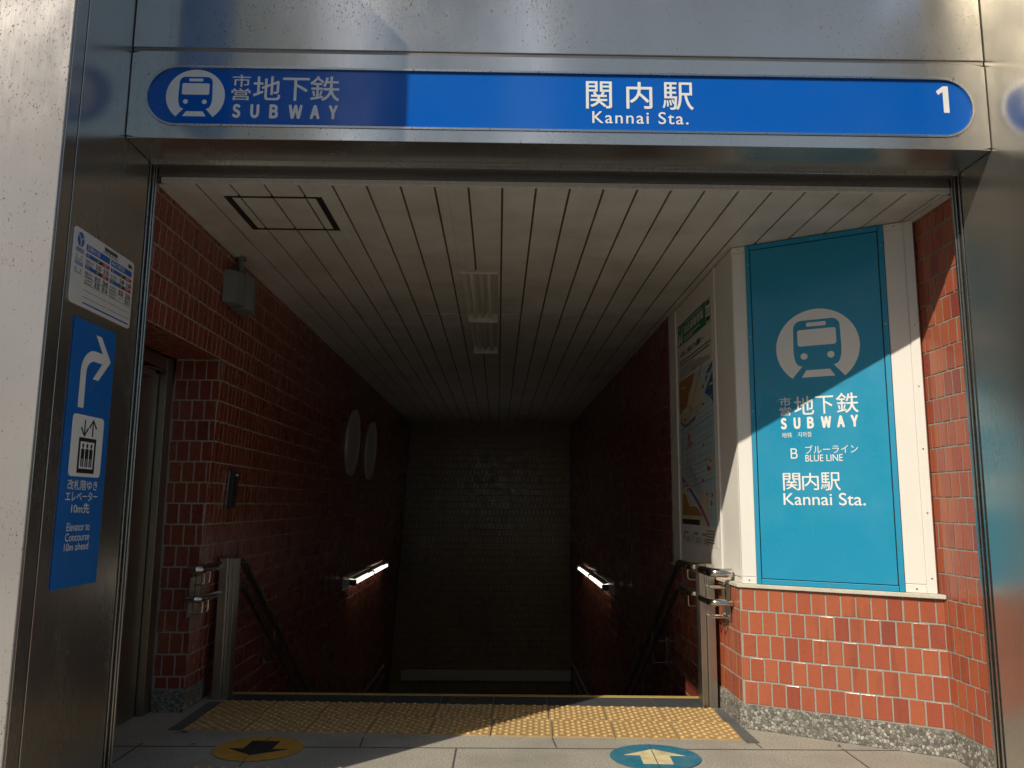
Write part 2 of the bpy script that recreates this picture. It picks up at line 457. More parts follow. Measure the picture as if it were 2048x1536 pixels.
# key dimensions -----------------------------------------------------------
XL, XR = -1.54, 2.04            # faces of the two steel pillars inside the opening
YB = 3.132                      # face of the lintel
ZB = 2.577                      # underside of the lintel
ZC = 2.51                       # ceiling
YC = 3.43                       # front edge of the ceiling
YE = 14.0                       # end wall of the stairwell
SL = 0.0566                     # lean of the left wall
XW = -1.672
BEAM = Fr((0, YB, 0), (1, 0, 0), (0, 0, 1), (0, -1, 0))
REV = Fr((XL, 0, 0), (0, 1, 0), (0, 0, 1), (1, 0, 0))
TA = Vector((0.8526, -0.5226, 0)).normalized(); NA = Vector((-TA.y, TA.x, 0)) * -1
P1 = Vector((1.250, 4.255, 0))
ANG = Fr(P1, TA, (0, 0, 1), (-0.5226, -0.8526, 0))
MAPF = Fr((1.27, 0, 0), (0, -1, 0), (0, 0, 1), (-1, 0, 0))
LW = Fr((XW, 0, 0), (0, 1, 0), (SL, 0, 1), (1, 0, -SL))
RWS = Fr((1.255, 0, 0), (0, -1, 0), (0, 0, 1), (-1, 0, 0))
RWF = Fr((2.05, 0, 0), (0, -1, 0), (0, 0, 1), (-1, 0, 0))
END = Fr((0, YE, 0), (1, 0, 0), (0, 0, 1), (0, -1, 0))
def lwx(z): return XW + SL * z

# ------------------------------------------------------------------ ground
g = MB()
def slab(x0, x1, y0, y1, z=0.0, m=0): g.add([(x0, y0, z), (x1, y0, z), (x1, y1, z), (x0, y1, z)], [(0, 1, 2, 3)], m)
slab(-12, 12, -6.0, 4.60); slab(-12, -1.80, 4.60, 15); slab(1.26, 12, 4.60, 15); slab(-1.80, 1.26, 4.60, 4.93)
slab(-12, 12, 15, 60); slab(-80, -12, -6, 60); slab(12, 80, -6, 60)
ground = structure(g.build('pavement', 'pave'))
jn = MB()
def jline(p, q, w=0.006): jn.prism(WORLD, strip2d([p, q], w), 0.0005, 0.0025)
for x in (-1.08, -0.18, 0.72, 1.60): jline((x - 0.03, -6), (x, 3.895))
for x in (-0.62, 0.28, 1.23): jline((x, 3.905), (x - 0.01, 4.06))
jline((-1.63, 3.50), (-1.63, 3.95)); jline((-3.5, 3.92), (1.95, 3.872)); 
for y in (2.97, 2.05, 1.1, 0.1, -0.9): jline((-4, y), (4, y))
structure(jn.build('pavement_joints', 'joint'))
rd = MB(); rd.add([(-80, -60, -0.14), (80, -60, -0.14), (80, -6.12, -0.14), (-80, -6.12, -0.14)], [(0, 1, 2, 3)])
structure(rd.build('road', 'asphalt'))
kb = MB(); kb.box(-80, 80, -6.12, -6.0, -0.2, 0.004); structure(kb.build('kerb', 'greystrip'))

# stairs, landing
st = MB()
prof = [(4.93, -0.004)]; y, z = 4.93, -0.004
for k in range(12):
    z -= 0.165; prof.append((y, z)); y += 0.305; prof.append((y, z))
prof.append((YE + 0.2, z)); LAND = z
prof += [(YE + 0.2, z - 0.3), (4.6, z - 0.3), (4.6, -0.004)]
XF = Fr((0, 0, 0), (0, 1, 0), (0, 0, 1), (1, 0, 0))
st.prism(XF, prof, -1.9, 1.26)
structure(st.build('stairs', 'greystrip'))

# ------------------------------------------------------------------ steel pillars and lintel
def pillar(name, label, sx, front_label):
    """sx=-1 left pillar, +1 right pillar"""
    xi = XL if sx < 0 else XR
    xo = xi + sx * 1.7
    t = thing(name, label, 'pillar', (xi + sx * 0.5, 2.95, 0))
    x0, x1 = sorted((xi, xo))
    b = MB(); b.box(min(xi + sx * 0.012, xo), max(xi + sx * 0.012, xo), 2.705, 3.42, -0.02, 5.2); b.build('core', 'steel_dark', t)
    b = MB(); b.box(x0, x1, 2.69, 2.703, 0.004, 5.2); b.build('front_panel', 'steel_front', t, bevel=0.003)
    b = MB(); b.box(*sorted((xi, xi + sx * 0.010)), 2.706, 2.780, 0.004, 5.2); b.build('corner_strip', 'steel_side', t, bevel=0.002)
    b = MB(); b.box(*sorted((xi, xi + sx * 0.010)), 2.787, 3.368, 0.004, 5.2); b.build('side_panel', 'steel_side', t, bevel=0.002)
    b = MB(); b.box(*sorted((xi + sx * 0.001, xi + sx * 0.011)), 2.7805, 2.7865, 0.004, 5.2); b.build('seam', 'gap', t)
    # door channel behind the side panel
    d = -sx
    f = MB()
    f.box(*sorted((xi - 0.012 * sx * -1, xi + d * 0.004)), 3.376, 3.386, 0.0, ZB - 0.002)
    f.box(*sorted((xi + sx * 0.015, xi + d * 0.010)), 3.398, 3.406, 0.0, ZB - 0.002)
    f.box(*sorted((xi + sx * 0.015, xi + d * 0.016)), 3.412, 3.426, 0.0, ZB - 0.002)
    f.build('channel', 'steel_trim', t, bevel=0.001)
    f = MB(); f.box(*sorted((xi + sx * 0.02, xi + sx * 0.004)), 3.372, 3.42, 0.0, ZB - 0.004); f.build('channel_gap', 'gap', t)
    return t
pl = pillar('steel_pillar', 'brushed steel pillar carrying the white timetable and the blue lift sign', -1, '')
pr = pillar('steel_pillar', 'brushed steel pillar beside the brick wall, mirroring the end of the blue sign', 1, '')

lt = thing('entrance_lintel', 'stainless steel lintel over the stair opening that carries the long blue sign', 'lintel', (0.25, 3.25, ZB))
b = MB(); b.box(XL + 0.006, XR - 0.006, YB + 0.012, 3.44, ZB + 0.004, 5.2); b.build('core', 'steel_dark', lt)
# lower fascia with a cut-out for the sign is a ring round the stadium
SX0, SX1, SZ0, SZ1 = -1.474, 1.982, 2.628, 2.897
def stadium(x0, x1, z0, z1, n=16):
    r = (z1 - z0) / 2; zc = (z0 + z1) / 2
    out = []
    for cx, a0 in ((x1 - r, -PI / 2), (x0 + r, PI / 2)):
        for k in range(n + 1):
            a = a0 + PI * k / n
            out.append((cx + r * math.cos(a), zc + r * math.sin(a)))
    return out
b = MB()
inner = stadium(SX0, SX1, SZ0, SZ1)
n = len(inner) // 2
x0, x1, z0, z1 = XL + 0.004, XR - 0.004, ZB, 2.958
outer = []
for k in range(n):
    q = k / (n - 1)
    a, c = inner[k]
    if q < 0.34: outer.append((x1 if q > 0.17 else a + (x1 - a) * q / 0.17 * 1.0, z0) if q <= 0.17 else (x1, z0 + (z1 - z0) * (q - 0.17) / 0.66))
    elif q <= 0.83: outer.append((x1, z0 + (z1 - z0) * (q - 0.17) / 0.66))
    else: outer.append((x1 - (x1 - inner[n - 1][0]) * (q - 0.83) / 0.17, z1))
for k in range(n):
    q = k / (n - 1)
    a, c = inner[n + k]
    if q <= 0.17: outer.append((a + (x0 - a) * q / 0.17, z1))
    elif q <= 0.83: outer.append((x0, z1 - (z1 - z0) * (q - 0.17) / 0.66))
    else: outer.append((x0 + (inner[2 * n - 1][0] - x0) * (q - 0.83) / 0.17, z0))
b.ring(BEAM, outer, inner, -0.012, 0.0)
b.build('fascia', 'steel_beam', lt)
b = MB(); b.box(XL + 0.004, XR - 0.004, YB, YB + 0.012, 2.976, 5.2); b.build('upper_panel', 'steel_panel', lt, bevel=0.002)
b = MB(); b.box(XL + 0.004, XR - 0.004, YB + 0.005, YB + 0.0115, 2.958, 2.976); b.build('groove', 'steel_dark', lt)
b = MB(); b.box(XL + 0.004, XR - 0.004, YB + 0.003, 3.365, ZB - 0.001, ZB + 0.003); b.build('soffit', 'steel_side', lt)
b = MB(); b.box(XL + 0.004, XR - 0.004, 3.3655, 3.380, ZB - 0.012, ZB + 0.003); b.build('drip_lip', 'steel_trim', lt, bevel=0.001)
b = MB(); b.box(XL + 0.004, XR - 0.004, 3.381, 3.428, ZB - 0.006, ZB + 0.003); b.box(XL + 0.02, XR - 0.02, 3.422, 3.428, 2.532, ZB - 0.006); b.build('header_channel', 'steel_dark', lt)

# unseen box added high on the left pillar, above the frame: its shadow falls across the lintel
ps = thing('shadow_caster', 'unseen blue box added high on the timetable pillar to shade the lintel', 'sign', (-1.6, 2.3, 3.05))
b = MB(); b.prism(Fr((-1.70, 0, 0), (0, 1, 0), (0, 0, 1), (1, 0, 0)), [(2.66, 3.06), (2.66, 4.22), (1.95, 4.22), (1.95, 3.06)], 0, 0.15); b.build('cabinet', 'blueside', ps, bevel=0.01)
for z_ in (3.3, 3.9):
    b = MB(); b.box(-1.66, -1.59, 2.655, 2.692, z_, z_ + 0.1); b.build('mount', 'steel_trim', ps)

# ------------------------------------------------------------------ the train emblem
def emblem(sign, fr, cx, cy, r, c, backmat, sy=1.0):
    f = lambda pts: [(cx + a * r, cy + b * r * sy) for a, b in pts]
    b = MB(); b.prism(fr, f(circ(0, 0, 1, 64)), c, c + 0.0006); ed = b.build('emblem_disc', 'whiteflat', sign)
    b = MB()
    arc = lambda x, y, rr, a0, a1: [(x + rr * math.cos(a0 + (a1 - a0) * k / 7), y + rr * math.sin(a0 + (a1 - a0) * k / 7)) for k in range(8)]
    right = arc(0.36, 0.52, 0.20, PI / 2, 0) + [(0.575, -0.05), (0.565, -0.22), (0.53, -0.36), (0.475, -0.445), (0.375, -0.485), (0.56, -0.70), (0.72, -0.90), (0.60, -1.03)]
    left = [(-a, q) for a, q in reversed(right)]
    b.prism(fr, f(right + left), c + 0.0007, c + 0.0013); b.build('emblem_train', backmat, ed)
    b = MB()
    b.prism(fr, f(rrect(-0.465, 0.465, 0.045, 0.475, 0.06)), c + 0.0014, c + 0.0019)
    b.prism(fr, f(rrect(-0.235, 0.235, 0.55, 0.655, 0.02)), c + 0.0014, c + 0.0019)
    for s in (-1, 1): b.prism(fr, f(circ(0.32 * s, -0.22, 0.085, 20)), c + 0.0014, c + 0.0019)
    b.prism(fr, f([(-0.40, -0.77), (0.40, -0.77), (0.28, -0.585), (-0.28, -0.585)]), c + 0.0014, c + 0.0019)
    b.build('emblem_windows', 'whiteflat', ed)

# ------------------------------------------------------------------ long blue station sign
sg = thing('station_sign', 'long blue rounded sign reading SUBWAY and Kannai Sta. above the opening', 'sign', (0.25, YB, 2.76))
b = MB(); b.prism(BEAM, stadium(SX0 + 0.002, SX1 - 0.002, SZ0 + 0.002, SZ1 - 0.002), -0.011, -0.006); b.build('panel', 'blue', sg)
b = MB(); b.ring(BEAM, stadium(SX0 + 0.001, SX1 - 0.001, SZ0 + 0.001, SZ1 - 0.001), stadium(SX0 + 0.011, SX1 - 0.011, SZ0 + 0.011, SZ1 - 0.011), -0.011, 0.004)
b.build('trim', 'steel_trim', sg, bevel=0.001)
b = MB()
for x in (-1.15, -0.37, -0.05, 0.15, 0.62, 1.1, 1.55, 1.9):
    for z in (SZ0 + 0.006, SZ1 - 0.006): b.cyl(BEAM, x, z, 0.003, 0.004, 0.006, seg=8)
b.build('screws', 'steel_dark', sg)
emblem(sg, BEAM, -1.268, 2.764, 0.121, -0.0055, 'blue', 0.965)
c = -0.0052
b = MB()
letter(b, BEAM, '市', -1.119, -1.043, 2.807, 2.862, c, 0.014); letter(b, BEAM, '営', -1.121, -1.042, 2.748, 2.801, c, 0.014)
letter(b, BEAM, '地', -1.032, -0.919, 2.750, 2.857, c, 0.012); letter(b, BEAM, '下', -0.911, -0.800, 2.749, 2.852, c, 0.012); letter(b, BEAM, '鉄', -0.797, -0.674, 2.750, 2.861, c, 0.010)
b.build('line_name', 'whiteflat', sg)
b = MB()
for ch, a0, a1 in (('S', -1.113, -1.079), ('U', -1.039, -1.002), ('B', -0.961, -0.924), ('W', -0.882, -0.824), ('A', -0.793, -0.753), ('Y', -0.717, -0.679)):
    letter(b, BEAM, ch, a0, a1, 2.670, 2.732, c, 0.065)
b.build('subway_lettering', 'whiteflat', sg)
b = MB()
letter(b, BEAM, '関', 0.350, 0.459, 2.735, 2.858, c, 0.012); letter(b, BEAM, '内', 0.519, 0.628, 2.737, 2.858, c, 0.014); letter(b, BEAM, '駅', 0.670, 0.801, 2.735, 2.859, c, 0.008)
b.build('station_name', 'whiteflat', sg)
b = MB(); letter(b, BEAM, 'Kannai Sta.', 0.376, 0.777, 2.671, 2.725, c, 0.012, space=1.16); b.build('station_name_latin', 'whiteflat', sg)
b = MB(); b.sheet(BEAM, [(1.826, 2.838), (1.856, 2.861), (1.878, 2.861), (1.878, 2.742), (1.854, 2.742), (1.854, 2.836), (1.834, 2.821)], c); b.build('exit_number', 'whiteflat', sg)

# ------------------------------------------------------------------ signs on the left pillar
tt = thing('timetable_board', 'white rounded train timetable plate fixed above the blue lift sign', 'timetable', (XL, 3.05, 1.95))
b = MB(); b.prism(REV, rrect(2.813, 3.291, 1.809, 2.090, 0.018), 0.001, 0.006); b.build('plate', 'offwhite', tt, bevel=0.001)
c = 0.0065
b = MB(); b.sheet(REV, circ(2.860, 2.049, 0.024, 28, 0.028), c)
b.build('emblem', 'barblue', tt)
b = MB()
for s, e in ((-1, 0.0), (1, -0.008)):
    for dx in (-0.0035, 0.0035):
        b.sheet(REV, strip2d([(2.860 + s * 0.002 + dx * 0.5, 2.021), (2.860 + s * 0.002 + dx * 0.5, 2.046), (2.860 + s * 0.009 + dx, 2.058 + e * 0.4), (2.860 + s * 0.020 + dx, 2.066 + e)], 0.0026), c + 0.0006)
b.build('emblem_lines', 'offwhite', tt)
b = MB(); 
for a0, a1 in ((2.903, 3.083), (3.094, 3.272)): b.sheet(REV, [(a0, 2.022), (a1, 2.022), (a1, 2.047), (a0, 2.047)], c)
for z in (1.999, 1.954):
    for a0 in (2.903, 3.094): b.sheet(REV, [(a0, z), (a0 + 0.075, z), (a0 + 0.075, z + 0.015), (a0, z + 0.015)], c)
b.sheet(REV, [(2.905, 1.822), (3.272, 1.822), (3.272, 1.828), (2.905, 1.828)], c)
for z in (2.000, 1.952):
    for k in range(8): b.sheet(REV, [(2.832 + k * 0.0075, z), (2.836 + k * 0.0075, z), (2.8335 + k * 0.0075, z + 0.016), (2.830 + k * 0.0075, z + 0.016)], c)
b.build('blue_bars', 'barblue', tt)
b = MB()
for z in (1.999, 1.954):
    for a0 in (2.903, 3.094): b.sheet(REV, [(a0 + 0.0755, z), (a0 + 0.125, z), (a0 + 0.125, z + 0.015), (a0 + 0.0755, z + 0.015)], c)
b.build('grey_bars', 'bargrey', tt)
b = MB()
for z in (1.999, 1.954):
    for a0 in (2.903, 3.094): b.sheet(REV, [(a0 + 0.1255, z), (a0 + 0.18, z), (a0 + 0.18, z + 0.015), (a0 + 0.1255, z + 0.015)], c)
b.build('red_bars', 'crimson', tt)
b = MB()
letter(b, REV, '2', 2.908, 2.919, 2.026, 2.043, c + 0.0006, 0.01); letter(b, REV, '湘南台方面', 2.924, 3.003, 2.026, 2.044, c + 0.0006)
letter(b, REV, '4', 3.099, 3.111, 2.026, 2.043, c + 0.0006, 0.01); letter(b, REV, 'あざみ野方面', 3.115, 3.207, 2.026, 2.044, c + 0.0006)
for z in (1.999, 1.954):
    for a0 in (2.903, 3.094):
        letter(b, REV, '平日', a0 + 0.006, a0 + 0.024, z + 0.003, z + 0.012, c + 0.0006)
        letter(b, REV, '土曜', a0 + 0.080, a0 + 0.098, z + 0.003, z + 0.012, c + 0.0006); letter(b, REV, '日休日', a0 + 0.131, a0 + 0.160, z + 0.003, z + 0.012, c + 0.0006)
b.build('bar_lettering', 'whiteflat', tt)
b = MB()
letter(b, REV, '始終発時刻表', 3.035, 3.140, 2.062, 2.080, c, 0.006); bars(b, REV, 3.025, 3.15, 2.0545, 0.0035, c, seed=3)
letter(b, REV, '関内', 3.238, 3.270, 2.056, 2.073, c, 0.006)
letter(b, REV, '始', 2.836, 2.846, 1.980, 1.992, c); letter(b, REV, '発', 2.868, 2.879, 1.980, 1.992, c)
letter(b, REV, '終', 2.834, 2.845, 1.930, 1.943, c); letter(b, REV, '発', 2.867, 2.879, 1.930, 1.943, c)
for a0, z, dest, t1, t2 in ((2.903, 1.974, '湘南台ゆき', '5:25', '5:25'), (2.903, 1.928, '湘南台ゆき', '0:15', '23:45'), (2.903, 1.903, '上永谷ゆき', '0:25', '0:16'),
                            (3.094, 1.974, 'あざみ野ゆき', '5:30', '5:30'), (3.094, 1.928, 'あざみ野ゆき', '0:26', '23:56'), (3.094, 1.903, '新羽ゆき', '', '0:11')):
    letter(b, REV, dest, a0 + 0.002, a0 + 0.060, z + 0.004, z + 0.017, c, 0.004); bars(b, REV, a0 + 0.002, a0 + 0.055, z - 0.002, 0.003, c, seed=int(z * 1000))
    if t1: letter(b, REV, t1, a0 + 0.078, a0 + 0.116, z - 0.001, z + 0.018, c, 0.006)
    else: b.sheet(REV, [(a0 + 0.075, z + 0.008), (a0 + 0.118, z + 0.008), (a0 + 0.118, z + 0.0095), (a0 + 0.075, z + 0.0095)], c)
    letter(b, REV, t2, a0 + 0.136, a0 + 0.178, z - 0.001, z + 0.018, c, 0.006)
for z in (1.923, 1.897, 1.872, 1.846):
    for a0 in (2.903, 3.094): b.sheet(REV, [(a0, z), (a0 + 0.180, z), (a0 + 0.180, z + 0.0016), (a0, z + 0.0016)], c)
bars(b, REV, 2.838, 2.882, 2.0125, 0.003, c, seed=8); bars(b, REV, 2.832, 2.88, 1.973, 0.003, c, seed=9); bars(b, REV, 2.832, 2.88, 1.923, 0.003, c, seed=10)
b.build('timetable_lettering', 'black', tt)

ls = thing('lift_sign', 'tall blue sign with a turning arrow pointing to the elevator', 'sign', (XL, 3.02, 0.795))
b = MB(); b.box(2.869, 3.186, 0.797, 1.766, 0.001, 0.006, fr=REV); b.build('panel', 'blueside', ls, bevel=0.001)
# turning arrow: sheets in the (y, z) plane
c = 0.0064
def rev(pts): return [(2.869 + a * 0.317, 1.766 - q * 0.317) for a, q in pts]   # unit: plate width, from top-left
b = MB()
sh = [(0.28, 1.02)] + [(0.28 + 0.24 * (1 - math.cos(t)), 0.60 - 0.22 * math.sin(t)) for t in [PI / 2 * k / 8 for k in range(9)]] + [(0.80, 0.38)]
b.sheet(REV, strip2d(rev(sh), 0.040), c)
b.sheet(REV, rev([(0.50, 0.12), (0.635, 0.12), (0.905, 0.385), (0.635, 0.655), (0.50, 0.655), (0.755, 0.385)]), c + 0.0004)
b.build('turn_arrow', 'whiteflat', ls)
b = MB(); b.prism(REV, rrect(2.912, 3.142, 1.192, 1.418, 0.018), 0.0062, 0.0072); pp = b.build('pictogram_plate', 'whiteflat', ls)
c = 0.0078
b = MB()
b.ring(REV, [(2.966, 1.205), (3.092, 1.205), (3.092, 1.335), (2.966, 1.335)], [(2.978, 1.221), (3.080, 1.221), (3.080, 1.321), (2.978, 1.321)], c, c + 0.0003)
for x in (2.999, 3.029, 3.059):
    b.sheet(REV, circ(x, 1.306, 0.0065, 14, 0.009), c)
    b.sheet(REV, rrect(x - 0.012, x + 0.012, 1.258, 1.295, 0.006), c)
    for s in (-1, 1): b.sheet(REV, [(x + s * 0.0065 - 0.004, 1.228), (x + s * 0.0065 + 0.004, 1.228), (x + s * 0.0065 + 0.004, 1.26), (x + s * 0.0065 - 0.004, 1.26)], c + 0.0003)
for x, d in ((3.000, -1), (3.060, 1)):
    tip = 1.372 + d * 0.032
    b.sheet(REV, [(x - 0.004, 1.342 if d > 0 else 1.345), (x + 0.004, 1.342 if d > 0 else 1.345), (x + 0.004, 1.402), (x - 0.004, 1.402)], c)
    zt = 1.404 if d > 0 else 1.342
    b.sheet(REV, strip2d([(x - 0.026, zt - d * 0.030), (x, zt), (x + 0.026, zt - d * 0.030)], 0.009), c + 0.0003)
b.build('pictogram', 'black', pp)
c = 0.0064
b = MB()
letter(b, REV, '改札階ゆき', 2.915, 3.131, 1.143, 1.180, c, 0.006); letter(b, REV, 'エレベーター', 2.908, 3.138, 1.103, 1.138, c, 0.006); letter(b, REV, '10m先', 2.955, 3.085, 1.058, 1.096, c, 0.008)
b.build('guide_lettering', 'whiteflat', ls)
b = MB()
letter(b, REV, 'Elevator to', 2.936, 3.100, 0.996, 1.025, c); letter(b, REV, 'Concourse', 2.932, 3.102, 0.960, 0.988, c); letter(b, REV, '10m ahead', 2.930, 3.100, 0.926, 0.953, c)
b.build('guide_lettering_latin', 'whiteflat', ls)

# ------------------------------------------------------------------ left brick wall with the door recess
HT = 1.90
def ye(z): return 3.70 - 0.12 * max(z, 0)
lw = thing('brick_wall', 'shaded red brick wall with the recessed steel door, beside the timetable pillar', 'wall', (XW, 8, 0))
b = MB()
pts = [(3.43, -0.2), (ye(0), -0.2), (ye(0), 0), (ye(HT), HT), (4.52, HT), (4.52, -0.2), (4.8, -0.2), (4.8, -2.3), (YE + 0.2, -2.3), (YE + 0.2, 2.62), (3.43, 2.62)]
b.prism(LW, pts, -0.26, 0.0)
b.build('grout_bed', 'grout_dark', lw)
b = MB()
def lsp(z):
    if z < 0.11: return [(4.78, YE)]
    if z < HT: return [(3.43, ye(z)), (4.52, YE)]
    return [(3.43, YE)]
brick_face(b, LW, lsp, -2.0, 2.51, 1, dz=-0.053)
PIER = Fr((-1.845, 4.52, 0), (1, 0, 0), (0, 0, 1), (0, -1, 0))
brick_face(b, PIER, lambda z: [(0.015, lwx(z) + 1.845)], 0.118, HT - 0.004, 3, phase=0.02, dz=-0.053)
SOF = Fr((0, 0, HT), (0, 1, 0), (1, 0, 0), (0, 0, -1))
brick_face(b, SOF, lambda z: [(3.5, 4.5)], -1.84, lwx(HT), 4)
b.build('tile_face', 'brick_shaded', lw)
b = MB(); b.prism(LW, [(3.43, 0.0), (ye(0) + 0.004, 0.0), (ye(0.12) + 0.004, 0.116), (3.43, 0.116)], 0.0, 0.014)
b.build('plinth', 'agg', lw, bevel=0.004); b = MB()
b.prism(LW, [(4.508, 0.0), (4.78, 0.0), (4.78, 0.116), (4.508, 0.116)], 0.0, 0.014)
b.box(-1.832, XW + 0.012, 4.508, 4.519, 0.0, 0.114)
b.build('plinth', 'agg', lw, bevel=0.004)

# door
b = MB(); b.box(-1.905, -1.875, 3.45, 4.415, 0.008, 1.80); dr = b.build('door', 'steel_door', lw, bevel=0.002)
dr['label'] = 'grey steel service door set back in the brick recess'
b = MB(); b.box(-1.88, -1.835, 4.425, 4.515, 0.0, HT - 0.008); b.build('jamb', 'steel_door', dr, bevel=0.002)
b = MB(); b.box(-1.88, -1.838, 3.45, 4.424, 1.825, HT - 0.006); b.build('head', 'steel_door', dr, bevel=0.002)
b = MB(); b.box(-1.98, -1.906, 3.4, 4.62, -0.02, 2.0); b.build('door_backing', 'gap', lw)
b = MB(); b.tube([(-1.855, 4.12, 1.803), (-1.845, 4.25, 1.812), (-1.84, 4.38, 1.815)], 0.006, 8); b.build('closer_arm', 'steel_trim', dr)
b = MB(); b.box(-1.873, -1.845, 4.10, 4.30, 1.765, 1.80); b.build('closer', 'steel_trim', dr)

# ------------------------------------------------------------------ right side: low wall, stair wall, return wall
AL = 0.956
lowz = 0.690
aw = thing('brick_wall', 'low sunlit red brick wall under the teal panel, cut on the slant', 'wall', (1.6, 4.05, 0))
plan = [(P1.x + TA.x * s, P1.y + TA.y * s) for s in (0.0, AL)]
poly = [plan[0], plan[1], (2.3, plan[1][1]), (2.3, 5.846), (1.255, 5.846), (1.255, 4.9), (1.2505, 4.9)]
b = MB(); b.prism(WORLD, [(1.2554, 4.2536), (2.049, 3.767), (2.40, 3.76), (2.40, 5.846), (1.2554, 5.846)], -0.03, lowz); b.build('grout_bed', 'grout', aw)
b = MB()
brick_face(b, ANG, lambda z: [(0.004, AL - 0.012)], 0.118, lowz, 5, phase=0.012)
brick_face(b, RWS, lambda z: [(-5.846, -4.262)], 0.118, lowz, 6)
b.build('tile_face', 'brick', aw)
b = MB(); b.prism(ANG, [(-0.012, 0.0), (AL + 0.004, 0.0), (AL + 0.004, 0.114), (0.225, 0.118), (-0.012, 0.116)], 0.0, 0.014); b.build('plinth', 'agg', aw, bevel=0.004); b = MB()
b.prism(RWS, [(-4.9, 0.0), (-4.262, 0.0), (-4.262, 0.115), (-4.9, 0.115)], 0.0, 0.012)
b.build('plinth', 'agg', aw, bevel=0.004)
b = MB()
sill_out = [(1.2505 - 0.012, 5.84), (1.2505 - 0.012, 4.262 - 0.02), (2.046, 3.733)]
b.prism(WORLD, sill_out + [(2.046, 3.80), (1.272, 4.27), (1.272, 5.84)], lowz + 0.0015, lowz + 0.021)
b.build('sill', 'sill', aw, bevel=0.003)

rw = thing('brick_wall', 'tall narrow sunlit brick wall between the teal panel and the steel pillar', 'wall', (2.05, 3.6, 0))
b = MB(); b.box(2.052, 2.4, 3.43, 3.98, -0.02, 2.62); b.build('grout_bed', 'grout', rw)
b = MB(); brick_face(b, RWF, lambda z: [(-3.765 if z < lowz else -3.96, -3.43)], 0.118, 2.51, 7, phase=0.03); b.build('tile_face', 'brick', rw)
b = MB(); b.prism(RWF, [(-3.757, 0.0), (-3.43, 0.0), (-3.43, 0.116), (-3.757, 0.116)], 0.0, 0.013); b.build('plinth', 'agg', rw, bevel=0.004)

sw = thing('brick_wall', 'red brick stairwell wall running down behind the map panel', 'wall', (1.26, 9.5, 0))
b = MB(); b.box(1.257, 1.6, 5.848, YE + 0.2, -2.3, 2.62); b.box(1.257, 1.6, 4.60, 5.846, -2.3, -0.032); b.build('grout_bed', 'grout_dark', sw)
b = MB(); brick_face(b, RWS, lambda z: [(-YE, -5.849)] + ([(-5.848, -4.88)] if z < 0.118 else []), -2.0, 2.51, 8); b.build('tile_face', 'brick_shaded', sw)

ew = thing('brick_wall', 'haze-tinted brick end wall at the bottom of the stairs', 'wall', (0, YE, 0))
b = MB(); b.box(-1.9, 1.6, YE + 0.002, YE + 0.3, -2.3, 2.62); b.build('grout_bed', 'joint', ew)
b = MB(); brick_face(b, END, lambda z: [(lwx(z) + 0.01, 1.248)], -2.0, 2.51, 10); b.build('tile_face', 'brick_hazed', ew)
b = MB(); b.box(-1.58, 1.24, 0.012, 0.06, -1.78, -1.61, fr=Fr((0, YE, 0), (1, 0, 0), (0, -1, 0), (0, 0, 1))); b.build('skirting_band', 'band', ew, bevel=0.004)

# shell of the entrance building
sh_ = MB(); sh_.box(-3.24, 3.74, 3.445, YE + 0.6, 2.66, 5.2)
sh_.box(-3.24, -2.0, 3.445, YE + 0.6, -0.05, 2.655); sh_.box(2.42, 3.74, 3.445, YE + 0.6, -0.05, 2.655); sh_.box(-1.998, 2.418, YE + 0.32, YE + 0.6, -2.4, 2.655)
tag(sh_.build('entrance_building', 'bldg'), 'concrete shell of the subway entrance behind the steel front', 'building')

# ------------------------------------------------------------------ ceiling
ce = thing('ceiling', 'white plank ceiling running back over the stairs', 'ceiling', (0, 6, ZC))
b = MB()
PX, P0 = 0.1525, 0.005
for k in range(-10, 14):
    a0 = P0 + k * PX + 0.005; a1 = a0 + PX - 0.010
    a0 = max(a0, -1.505); a1 = min(a1, 2.02)
    if a1 - a0 < 0.02: continue
    for y0, y1 in ((YC + 0.014, 5.868), (5.882, 9.10), (9.114, YE)):
        if y0 > 5 and a0 > 1.26: continue
        # leave the hatch opening
        if y0 < 4 and a1 > -1.29 and a0 < -0.835:
            xs = sorted({a0, a1, *[x for x in (-1.29, -0.835) if a0 < x < a1]})
            for q0, q1 in zip(xs, xs[1:]):
                if q1 <= -1.289 or q0 >= -0.836: b.box(q0, q1, y0, y1, ZC, ZC + 0.012)
                else: b.box(q0, q1, y0, 3.588, ZC, ZC + 0.012); b.box(q0, q1, 4.047, y1, ZC, ZC + 0.012)
            continue
        # leave the lamp openings
        if a1 > -0.245 and a0 < -0.015 and y0 < 9:
            xs = sorted({a0, a1, *[x for x in (-0.245, -0.015) if a0 < x < a1]})
            for q0, q1 in zip(xs, xs[1:]):
                if q1 <= -0.244 or q0 >= -0.016: b.box(q0, q1, y0, y1, ZC, ZC + 0.012)
                elif y0 < 5: b.box(q0, q1, y0, 4.77, ZC, ZC + 0.012)
                else: b.box(q0, q1, 7.43, y1, ZC, ZC + 0.012)
            continue
        b.box(a0, a1, y0, y1, ZC, ZC + 0.012)
b.build('planks', 'ceil', ce, bevel=0.002)
b = MB(); b.box(-1.52, 2.04, YC + 0.01, YE, ZC + 0.0125, ZC + 0.02) 
b.v.clear(); b.f.clear(); b.m.clear(); b.sm.clear()
for x0, x1, y0, y1 in ((-1.6, -1.292, YC, YE), (-0.833, -0.25, YC, YE), (-0.01, 2.04, YC, YE), (-1.292, -0.833, YC, 3.586), (-1.292, -0.833, 4.049, YE), (-0.25, -0.01, YC, 4.765), (-0.25, -0.01, 7.435, YE)):
    b.box(x0, x1, y0, y1, ZC + 0.0125, ZC + 0.02)
b.build('groove_backing', 'ceilgap', ce)
